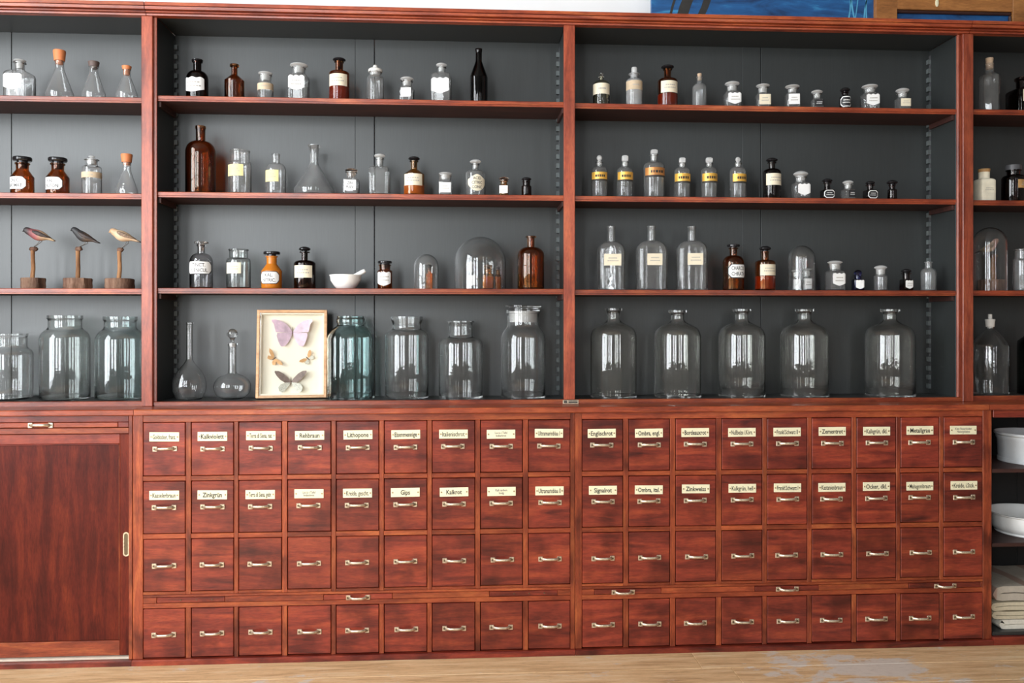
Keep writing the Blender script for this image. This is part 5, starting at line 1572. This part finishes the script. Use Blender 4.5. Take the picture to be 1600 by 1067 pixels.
for (name, label, key, x, yy, pr, gl, st, extra) in CUSTOM:
    e = empty(name, (x, yy, SZ[key] + 0.0003), label, CATS.get(name, 'bottle'), GROUPS[key])
    e.rotation_euler = (0, 0, rng.uniform(-0.3, 0.3) if extra is None else 0)
    zt = pr[-1][1]
    R = max(p[0] for p in pr)
    rn = min(p[0] for p in pr if p[1] > 0.45 * zt)
    prof = smooth_profile(pr)
    t = min(max(0.0013, R * 0.04), rn * 0.28)
    shp = None
    seg = 40
    if extra == 'flute':
        seg = 72
        shp = lambda r, z, a, R=R: ((1 - 0.030 * (abs(math.cos(6 * a)) < 0.35) * (r > R * 0.9),) * 2)
        shp = lambda r, z, a, R=R: ((1 - 0.05 * max(0.0, (r - R * 0.8) / (R * 0.2)) * (0.5 + 0.5 * math.cos(12 * a)) ** 2,) * 2)
    elif extra == 'rib':
        seg = 96
        shp = lambda r, z, a, R=R, zt=zt: ((1 - 0.02 * (0.5 + 0.5 * math.cos(32 * a)) * (r > R * 0.95) * (0.25 * zt < z < 0.62 * zt),) * 2)
    elif extra == 'hex':
        seg = 48
        shp = lambda r, z, a, R=R, rn=rn: ((1 + (math.cos(PI / 8) / math.cos(((a + PI / 8) % (PI / 4)) - PI / 8) - 1) * max(0.0, min(1.0, (r - rn) / (R - rn))),) * 2)
    tb = 0.007 if R > 0.06 else 0.0035
    v, f, idx = lathe(shell(prof, t, tb), seg, shp)
    body = link_mesh('glass_body', make_mesh('glass_body', v, f, gl, smooth=True, angle=40), e)
    if st:
        stopper(e, st, rn - t, rn, zt, 0.012)
    if extra == 'marks':
        V, Fc = [], []
        for zc, rr in ((0.040, 0.0035), (0.030, 0.0028), (0.021, 0.0045)):
            k = len(V)
            rad = min(prof, key=lambda p: abs(p[1] - zc))[0]
            m_ = 10
            for i in range(m_):
                a = 2 * PI * i / m_
                zz = zc + rr * math.sin(a)
                rd = rn + (R - rn) * max(0, (0.062 - zz)) / 0.062
                uu = rr * math.cos(a) - 0.002
                V.append((uu, -math.sqrt(max(1e-8, rd * rd - uu * uu)) - 0.0006, zz))
            Fc.append(list(range(k, k + m_)))
        link_mesh('printed_mark', make_mesh('printed_mark', V, Fc, 'white'), body)

# ------------------------------------------------------------------ glass domes
DL = {'dome1': 'small glass dome over one tiny red-brown bottle', 'dome2': 'largest glass dome, over three tiny bottles', 'dome3': 'tall narrow glass dome over two tiny labelled jars', 'dome4': 'glass dome over a bird figure in right bay'}
for k, lbl in DL.items():
    key, x, yy, R, zc, zt = MISC[k]
    o = [(R, 0.0), (R, zc * 0.5), (R, zc)] + [(R * math.cos(a), zc + (zt - zc) * math.sin(a)) for a in (0.2, 0.4, 0.6, 0.8, 1.0, 1.2, 1.38)] + [(0, zt)]
    t = 0.0036
    inn = [(max(0, (R - t) * r / R), z * (zt - t) / zt) for r, z in o]
    inn[0] = (R - t, 0.0)
    prof = ([(0, zt)] + o[::-1][1:] + inn[:-1] + [(0, zt - t)])[::-1]
    v, f, idx = lathe(prof, 48)
    me = make_mesh('glass_dome', v, f, 'clear_clean', smooth=True)
    tag(link_mesh('glass_dome', me, loc=(x, yy, SZ[key] + 0.0003)), lbl, 'glass dome', 'glass domes on the third shelf')

# ------------------------------------------------------------------ carved birds


def tube(path, rad, seg=8):
    V, Fc = [], []
    for i, p in enumerate(path):
        a, b_ = Vector(path[max(i - 1, 0)]), Vector(path[min(i + 1, len(path) - 1)])
        t = (b_ - a).normalized()
        ref = Vector((0, 1, 0)) if abs(t.y) < 0.9 else Vector((1, 0, 0))
        s = t.cross(ref).normalized()
        u_ = s.cross(t)
        r = rad[i] if isinstance(rad, (list, tuple)) else rad
        for q in range(seg):
            an = 2 * PI * q / seg
            V.append(Vector(p) + (s * math.cos(an) + u_ * math.sin(an)) * r)
    n = len(path)
    for i in range(n - 1):
        for q in range(seg):
            j = (q + 1) % seg
            Fc.append([i * seg + q, i * seg + j, (i + 1) * seg + j, (i + 1) * seg + q])
    Fc.append(list(range(seg))[::-1])
    Fc.append([(n - 1) * seg + q for q in range(seg)])
    return V, Fc


def bird_figure(d, feath, wing, label, extra_y=0.0):
    e = empty('bird_figure', (d['x'], d['Y'], SZ[d['shelf']] + 0.0003), label, 'bird figure', 'carved birds on posts')
    R, zb = d['R'], d['zb']
    # bark-edged log slice
    ph = rng.uniform(0, 6)
    shp = lambda r, z, a: ((1 + 0.045 * math.sin(7 * a + ph) + 0.03 * math.sin(17 * a + 40 * z + ph) + 0.02 * math.sin(31 * a + ph),) * 2)
    v, f, idx = lathe([(0, 0), (R * 0.93, 0), (R * 0.97, zb * 0.25), (R * 0.93, zb * 0.55), (R * 0.95, zb * 0.9), (R * 0.9, zb, 1), (0, zb)], 40, shp)
    link_mesh('log_base', make_mesh('log_base', v, f, ['bark', 'twig'], idx, smooth=True, angle=50), e)
    pxm, pr = (d['post'][0] + d['post'][1]) / 2, (d['post'][1] - d['post'][0]) / 2
    zt = d['zp']
    wv = rng.uniform(-0.002, 0.002)
    path = [(pxm + wv, 0, zb + 0.0002), (pxm - wv, 0.001, zb + (zt - zb) * 0.35), (pxm - wv * 0.5, 0, zb + (zt - zb) * 0.7), (pxm, 0, zt)]
    v, f = tube(path, [pr, pr * 0.95, pr * 0.9, pr * 0.97], 14)
    link_mesh('post', make_mesh('post', v, f, 'twig', smooth=True), e)
    kx, kr = (d['knob'][0] + d['knob'][1]) / 2, (d['knob'][1] - d['knob'][0]) / 2
    v, f = tube([(kx - kr, 0, d['knob'][2] + 0.004), (kx - kr * 0.7, 0, (d['knob'][2] + d['knob'][3]) / 2), (kx + kr * 0.7, 0, (d['knob'][2] + d['knob'][3]) / 2), (kx + kr, 0, d['knob'][2] + 0.005)], [0.0052, 0.0085, 0.0088, 0.006], 12)
    link_mesh('knob', make_mesh('knob', v, f, 'bark', smooth=True), e)
    H, T, B = Vector((d['head'][0], 0, d['head'][1])), Vector((d['tail'][0], 0, d['tail'][1])), Vector((d['belly'][0], 0, d['belly'][1]))
    sg = -1 if T.x > H.x else 1            # the way the beak points
    ln = abs(T.x - H.x)
    k = ln / 0.104
    sp = [(H + Vector((sg * 0.0175 * k, 0, -0.0035 * k)), 0.0004, 0.0004), (H + Vector((sg * 0.0125 * k, 0, -0.002 * k)), 0.0026 * k, 0.0026 * k), (H + Vector((sg * 0.0095 * k, 0, 0.0)), 0.0075 * k, 0.0075 * k), (H + Vector((sg * 0.005 * k, 0, 0.0015 * k)), 0.0122 * k, 0.0125 * k), (H + Vector((-sg * 0.001 * k, 0, 0.0005)), 0.0128 * k, 0.0138 * k),
          (H.lerp(B, 0.32) + Vector((0, 0, -0.001)), 0.0124 * k, 0.0140 * k), (H.lerp(B, 0.64) + Vector((0, 0, -0.002)), 0.0180 * k, 0.0205 * k), (B + Vector((0, 0, -0.0015)), 0.0195 * k, 0.0215 * k),
          (B.lerp(T, 0.25) + Vector((0, 0, 0.001)), 0.0160 * k, 0.0162 * k), (B.lerp(T, 0.48) + Vector((0, 0, 0.002)), 0.0105 * k, 0.0092 * k), (B.lerp(T, 0.66), 0.0066 * k, 0.0050 * k), (B.lerp(T, 0.85), 0.0078 * k, 0.0040 * k), (T, 0.0092 * k, 0.0020 * k)]
    V, Fc = [], []
    sgm = 16
    for i, (p, ry, rz) in enumerate(sp):
        a, b_ = sp[max(i - 1, 0)][0], sp[min(i + 1, len(sp) - 1)][0]
        t = (b_ - a).normalized()
        up = Vector((-t.z, 0, t.x))
        if up.z < 0:
            up = -up
        for q in range(sgm):
            an = 2 * PI * q / sgm
            V.append(p + Vector((0, math.cos(an) * ry, 0)) + up * math.sin(an) * rz)
    for i in range(len(sp) - 1):
        for q in range(sgm):
            j = (q + 1) % sgm
            fc = [i * sgm + q, i * sgm + j, (i + 1) * sgm + j, (i + 1) * sgm + q]
            Fc.append(fc if sg > 0 else fc[::-1])
    Fc.append(list(range(sgm)))
    Fc.append([(len(sp) - 1) * sgm + q for q in range(sgm)][::-1])
    o = B.copy()
    V = [v - o for v in V]
    if sg > 0:
        pass
    me = make_mesh('bird_body', V, Fc, feath, smooth=True, angle=80)
    bm = bmesh.new()
    bm.from_mesh(me)
    bmesh.ops.recalc_face_normals(bm, faces=bm.faces)
    bmesh.ops.subdivide_edges(bm, edges=[], cuts=0)
    bm.to_mesh(me)
    bm.free()
    body = link_mesh('bird_body', me, e, loc=o)
    md = body.modifiers.new('smooth', 'SUBSURF')
    md.levels = md.render_levels = 1
    # wings folded along the flanks, eye
    for s in (-1, 1):
        W, WF = [], []
        st_ = [(H.lerp(B, 0.55), 0.004, 0.003), (H.lerp(B, 0.9), 0.0095, 0.004), (B.lerp(T, 0.2), 0.0085, 0.004), (B.lerp(T, 0.45), 0.0055, 0.003), (B.lerp(T, 0.72), 0.0012, 0.0012)]
        yo = [0.0135, 0.0165, 0.0150, 0.0100, 0.006]
        for (p, rz, ry), y_ in zip(st_, yo):
            for q in range(8):
                an = 2 * PI * q / 8
                W.append(p - o + Vector((0, s * y_ * k + math.cos(an) * ry * k, 0.0055 * k + math.sin(an) * rz * k)))
        for i in range(4):
            for q in range(8):
                j = (q + 1) % 8
                WF.append([i * 8 + q, i * 8 + j, (i + 1) * 8 + j, (i + 1) * 8 + q])
        WF += [list(range(8)), list(range(32, 40))]
        link_mesh('wing', make_mesh('wing', W, WF, wing, smooth=True, angle=80), body)
        ev, ef, ei = lathe([(0, -0.0012), (0.001, -0.0006), (0.0013, 0), (0.001, 0.0006), (0, 0.0012)], 8)
        link_mesh('eye', make_mesh('eye', ev, ef, 'black', smooth=True), body, loc=H - o + Vector((sg * 0.003 * k, s * 0.0092 * k, 0.0025 * k)))
    l0, l1 = d['leg0'], d['leg1']
    for s in (-1, 1):
        mid = ((l0[0] + l1[0]) / 2 - sg * 0.004, s * 0.004, (l0[1] + l1[1]) / 2 - 0.002)
        v, f = tube([(l0[0] + s * 0.003, s * 0.004, l0[1] + 0.003), (l0[0] - sg * 0.001 + s * 0.003, s * 0.004, l0[1] - 0.006), mid, (l1[0], s * 0.002, l1[1])], 0.0014, 6)
        link_mesh('wire_leg', make_mesh('wire_leg', v, f, 'wire', smooth=True), e)


bird_figure(MISC['bird1'], 'feather_red', 'feather_wing', 'carved bird with reddish breast on post, leftmost of three')
bird_figure(MISC['bird2'], 'feather_black', 'feather_wing', 'carved black bird on post, middle of three')
bird_figure(MISC['bird3'], 'feather_tan', 'feather_wing_tan', 'carved pale tan bird on post beside the left upright')
bird_figure(MISC['bird4'], 'feather_pink', 'feather_wing_tan', 'pinkish bird on post under a glass dome')

# ------------------------------------------------------------------ mortar and pestle
x, yy, R, rb, zr, dxp, zp = MISC['mortar']
o = [(rb * 0.62, 0), (rb * 0.72, 0.002), (rb * 0.92, zr * 0.25), (R * 0.93, zr * 0.6), (R * 0.96, zr * 0.88), (R, zr * 0.96), (R, zr)]
prof = [(0, 0)] + o + [(R * 0.93, zr), (R * 0.88, zr * 0.75), (R * 0.75, zr * 0.4), (R * 0.4, zr * 0.18), (0, zr * 0.14)]
v, f, idx = lathe(prof, 48)
tag(link_mesh('mortar', make_mesh('mortar', v, f, 'porcelain', smooth=True, angle=60), loc=(x, yy, SZ['A3'] + 0.0003)), 'white porcelain mortar bowl on the third shelf', 'mortar')
ax = Vector((dxp, 0, zp)) - Vector((-0.012, 0, zr * 0.55))
L = ax.length
r = 0.0082
v, f, idx = lathe([(0, 0), (r * 0.9, 0.003), (r * 1.15, 0.012), (r * 0.8, 0.03), (r * 0.85, L * 0.6), (r * 1.05, L * 0.85), (r * 1.05, L - 0.006), (r * 0.8, L - 0.001), (0, L)], 20)
pe = link_mesh('pestle', make_mesh('pestle', v, f, 'porcelain', smooth=True, angle=60), loc=(x - 0.012, yy, SZ['A3'] + zr * 0.55))
pe.rotation_euler = ax.to_track_quat('Z', 'Y').to_euler()
tag(pe, 'white porcelain pestle leaning in the mortar', 'pestle')

# ------------------------------------------------------------------ butterfly frame
x, W, Hh = MISC['frame']
fr = empty('butterfly_frame', (x, 0.075, SZ['A4'] + 0.0048), 'pale wooden shadow box with four pinned butterflies', 'picture frame')
fr.rotation_euler = (math.radians(-7), 0, math.radians(5.5))
ft, fd = 0.0105, 0.034


def fbox(n, a, b_, y0, y1, z0, z1, m, bev=0.001):
    return link_mesh(n, box_mesh(n, b_ - a, y1 - y0, z1 - z0, m, bev), fr, loc=((a + b_) / 2, (y0 + y1) / 2, (z0 + z1) / 2))


hw = W / 2
fbox('frame_bar', -hw, -hw + ft, 0, fd, 0, Hh, 'wood_frame')
fbox('frame_bar', hw - ft, hw, 0, fd, 0, Hh, 'wood_frame')
fbox('frame_bar', -hw + ft, hw - ft, 0, fd, 0, ft, 'wood_frame')
fbox('frame_bar', -hw + ft, hw - ft, 0, fd, Hh - ft, Hh, 'wood_frame')
fbox('backing', -hw + ft, hw - ft, fd - 0.006, fd - 0.001, ft, Hh - ft, 'mat_board', 0)
fbox('inner_fillet', -hw + ft, -hw + ft + 0.006, 0.008, fd - 0.006, ft, Hh - ft, 'mat_board', 0.0005)
fbox('inner_fillet', hw - ft - 0.006, hw - ft, 0.008, fd - 0.006, ft, Hh - ft, 'mat_board', 0.0005)
fbox('inner_fillet', -hw + ft + 0.006, hw - ft - 0.006, 0.008, fd - 0.006, ft, ft + 0.006, 'mat_board', 0.0005)
fbox('inner_fillet', -hw + ft + 0.006, hw - ft - 0.006, 0.008, fd - 0.006, Hh - ft - 0.006, Hh - ft, 'mat_board', 0.0005)
fbox('glass_pane', -hw + ft, hw - ft, 0.004, 0.0058, ft, Hh - ft, 'pane', 0)
PXM = W / 708.0


def butterfly(cx, cz, fore, hind, mf, mh, rot=0.0, blen=0.03, tilt=0.28):
    """wing outlines in the crop's pixels around the body, right side; mirrored to the left"""
    e = empty('butterfly', ((cx - 455) * PXM, fd - 0.012, (968 - cz) * Hh / 908.0))
    e.parent = fr
    e.rotation_euler = (0, rot, 0)
    for s in (-1, 1):
        for nm, pts, m in (('forewing', fore, mf), ('hindwing', hind, mh)):
            V = []
            for th in (0.0, 0.0005):
                V += [(s * px * PXM, -abs(px) * PXM * tilt + th + (0.0006 if nm == 'hindwing' else 0), pz * PXM) for px, pz in pts]
            n = len(pts)
            Fc = [list(range(n)), list(range(n, 2 * n))[::-1]] + [[i, (i + 1) % n, n + (i + 1) % n, n + i] for i in range(n)]
            link_mesh(nm, make_mesh(nm, V, Fc, m), e)
    v, f = tube([(0, -0.001, blen * 0.5), (0, -0.001, blen * 0.3), (0, -0.001, 0), (0, -0.001, -blen * 0.5)], [0.0006, 0.0016, 0.0018, 0.0007], 8)
    link_mesh('insect_body', make_mesh('insect_body', v, f, 'insect_body', smooth=True), e)


butterfly(455, 290, [(3, 5), (25, 45), (60, 85), (110, 118), (165, 132), (205, 128), (206, 112), (185, 85), (175, 40), (165, 0), (90, -2), (4, -6)],
          [(3, -4), (80, -5), (150, -8), (156, -40), (140, -95), (122, -135), (105, -150), (70, -140), (35, -95), (12, -40)], 'lilac_wing', 'lilac_wing', 0, 0.045)
butterfly(272, 560, [(2, 2), (30, 25), (75, 38), (112, 30), (85, 5), (30, -8)], [(2, -2), (40, -8), (62, -25), (45, -52), (15, -40)], 'orange_wing', 'orange_wing', math.radians(52), 0.02)
butterfly(612, 560, [(2, 2), (25, 28), (62, 45), (85, 40), (70, 10), (30, -6)], [(2, -2), (40, -6), (60, -22), (42, -48), (14, -36)], 'orange_wing', 'spot_wing', math.radians(-48), 0.02)
butterfly(445, 800, [(3, 5), (35, 45), (75, 85), (120, 110), (158, 112), (160, 95), (140, 60), (105, 20), (60, -10), (5, -6)],
          [(5, -5), (60, -12), (100, -25), (122, -60), (112, -100), (85, -112), (60, -95), (40, -65), (15, -35)], 'dark_wing', 'spot_wing', 0, 0.038)

# ------------------------------------------------------------------ crockery and linen in the open cupboard
x, yy, R, z1_, z0_ = MISC['tub']
zs = o1[1]
hh = z1_ - zs
o = [(R * 0.90, 0), (R * 0.915, 0.002), (R * 0.915, hh * 0.14), (R * 0.90, hh * 0.15), (R * 0.93, hh * 0.75), (R * 0.955, hh * 0.80), (R * 0.955, hh * 0.88), (R, hh * 0.93), (R, hh)]
prof = [(0, 0)] + o + [(R * 0.975, hh), (R * 0.92, hh * 0.9), (R * 0.89, hh * 0.1), (0, hh * 0.05)]
v, f, idx = lathe(prof, 64)
tag(link_mesh('enamel_tub', make_mesh('enamel_tub', v, f, 'enamel_white', smooth=True, angle=40), loc=(x, yy, zs + 0.0003)), 'white enamel tub on upper shelf of open cupboard', 'tub')
x, yy, R, z1_, z0_ = MISC['basin']
zs = o2[1]
hh = z1_ - zs
o = [(R * 0.78, 0), (R * 0.80, 0.003), (R * 0.77, hh * 0.10), (R * 0.86, hh * 0.2), (R * 0.925, hh * 0.42), (R * 0.935, hh * 0.7), (R * 0.935, hh * 0.9), (R * 0.985, hh * 0.93), (R, hh * 0.97), (R, hh)]
prof = [(0, 0)] + o + [(R * 0.95, hh), (R * 0.90, hh * 0.85), (R * 0.86, hh * 0.5), (R * 0.7, hh * 0.18), (0, hh * 0.14)]
v, f, idx = lathe(prof, 64)
tag(link_mesh('wash_basin', make_mesh('wash_basin', v, f, 'porcelain', smooth=True, angle=40), loc=(x, yy, zs + 0.0003)), 'white porcelain wash basin on middle shelf of open cupboard', 'basin')


def folded_cloth(xl, z0, z1, layers, mat, label, seed, xr=2.42, y0=-0.075, y1=0.19):
    """one cloth folded back and forth; the round folds show at the left"""
    rg = random.Random(seed)
    h = z1 - z0
    th = h / layers
    path = []
    for i in range(layers):
        zc = z0 + th * (i + 0.5)
        xa = xl + th * 1.3 + rg.uniform(0, 0.014)
        xb = xr - rg.uniform(0, 0.01)
        seg = [(xa + (xb - xa) * q / 8, zc) for q in range(9)]
        path += seg if i % 2 else seg[::-1]
        if i < layers - 1:
            xe, sd = path[-1][0], (1 if i % 2 else -1)
            path += [(xe + sd * th * 0.55, zc + th * 0.12), (xe + sd * th * 0.80, zc + th * 0.5), (xe + sd * th * 0.55, zc + th * 0.88)]
    ny = 9
    V, Fc = [], []
    t = th * 0.44
    n = len(path)
    for side in (1, -1):
        for j in range(ny):
            yv = y0 + (y1 - y0) * j / (ny - 1)
            for i, (px, pz) in enumerate(path):
                a, b_ = path[max(i - 1, 0)], path[min(i + 1, n - 1)]
                d = Vector((b_[0] - a[0], 0, b_[1] - a[1])).normalized()
                nn = Vector((-d.z, 0, d.x)) * side
                wob = mnoise.noise(Vector((px * 14, yv * 7, seed * 3.1))) * th * 0.30 + mnoise.noise(Vector((px * 40, yv * 20, seed * 1.7))) * th * 0.10
                V.append((px + nn.x * t - xl, yv + rg.uniform(-0.001, 0.001), min(max(pz + nn.z * t + wob, z0 + 0.0002), z1 - 0.0002) - z0))
    for s in range(2):
        for j in range(ny - 1):
            for i in range(n - 1):
                k = s * ny * n + j * n + i
                q = [k, k + 1, k + n + 1, k + n]
                Fc.append(q if s == 1 else q[::-1])
    o_ = ny * n
    for i in range(n - 1):
        Fc.append([i, i + 1, o_ + i + 1, o_ + i])
        k = (ny - 1) * n + i
        Fc.append([k + 1, k, o_ + k, o_ + k + 1])
    me = make_mesh('folded_cloth', V, Fc, mat, smooth=True, angle=70)
    tag(link_mesh('folded_cloth', me, loc=(xl, 0, z0)), label, 'cloth', 'folded linen in the open cupboard')


zb_ = 0.0445
hs = [0.038, 0.031, 0.033, 0.062]
nm = [('cloth_white', 'whitish folded cloth at the bottom of the linen pile', 2, 0.024), ('cloth_cream', 'cream folded cloth second from bottom of the linen pile', 2, 0.004), ('cloth_cream', 'cream folded cloth just under the striped one', 2, 0.0), ('cloth_stripe', 'striped grey-beige folded cloth on top of the linen pile', 2, 0.002)]
xl0 = S['stR'][1] + 0.012
for i, (hgt, (m, lb, ly, dx)) in enumerate(zip(hs, nm)):
    folded_cloth(xl0 + dx, zb_, zb_ + hgt - 0.0006, ly, m, lb, i + 2)
    zb_ += hgt
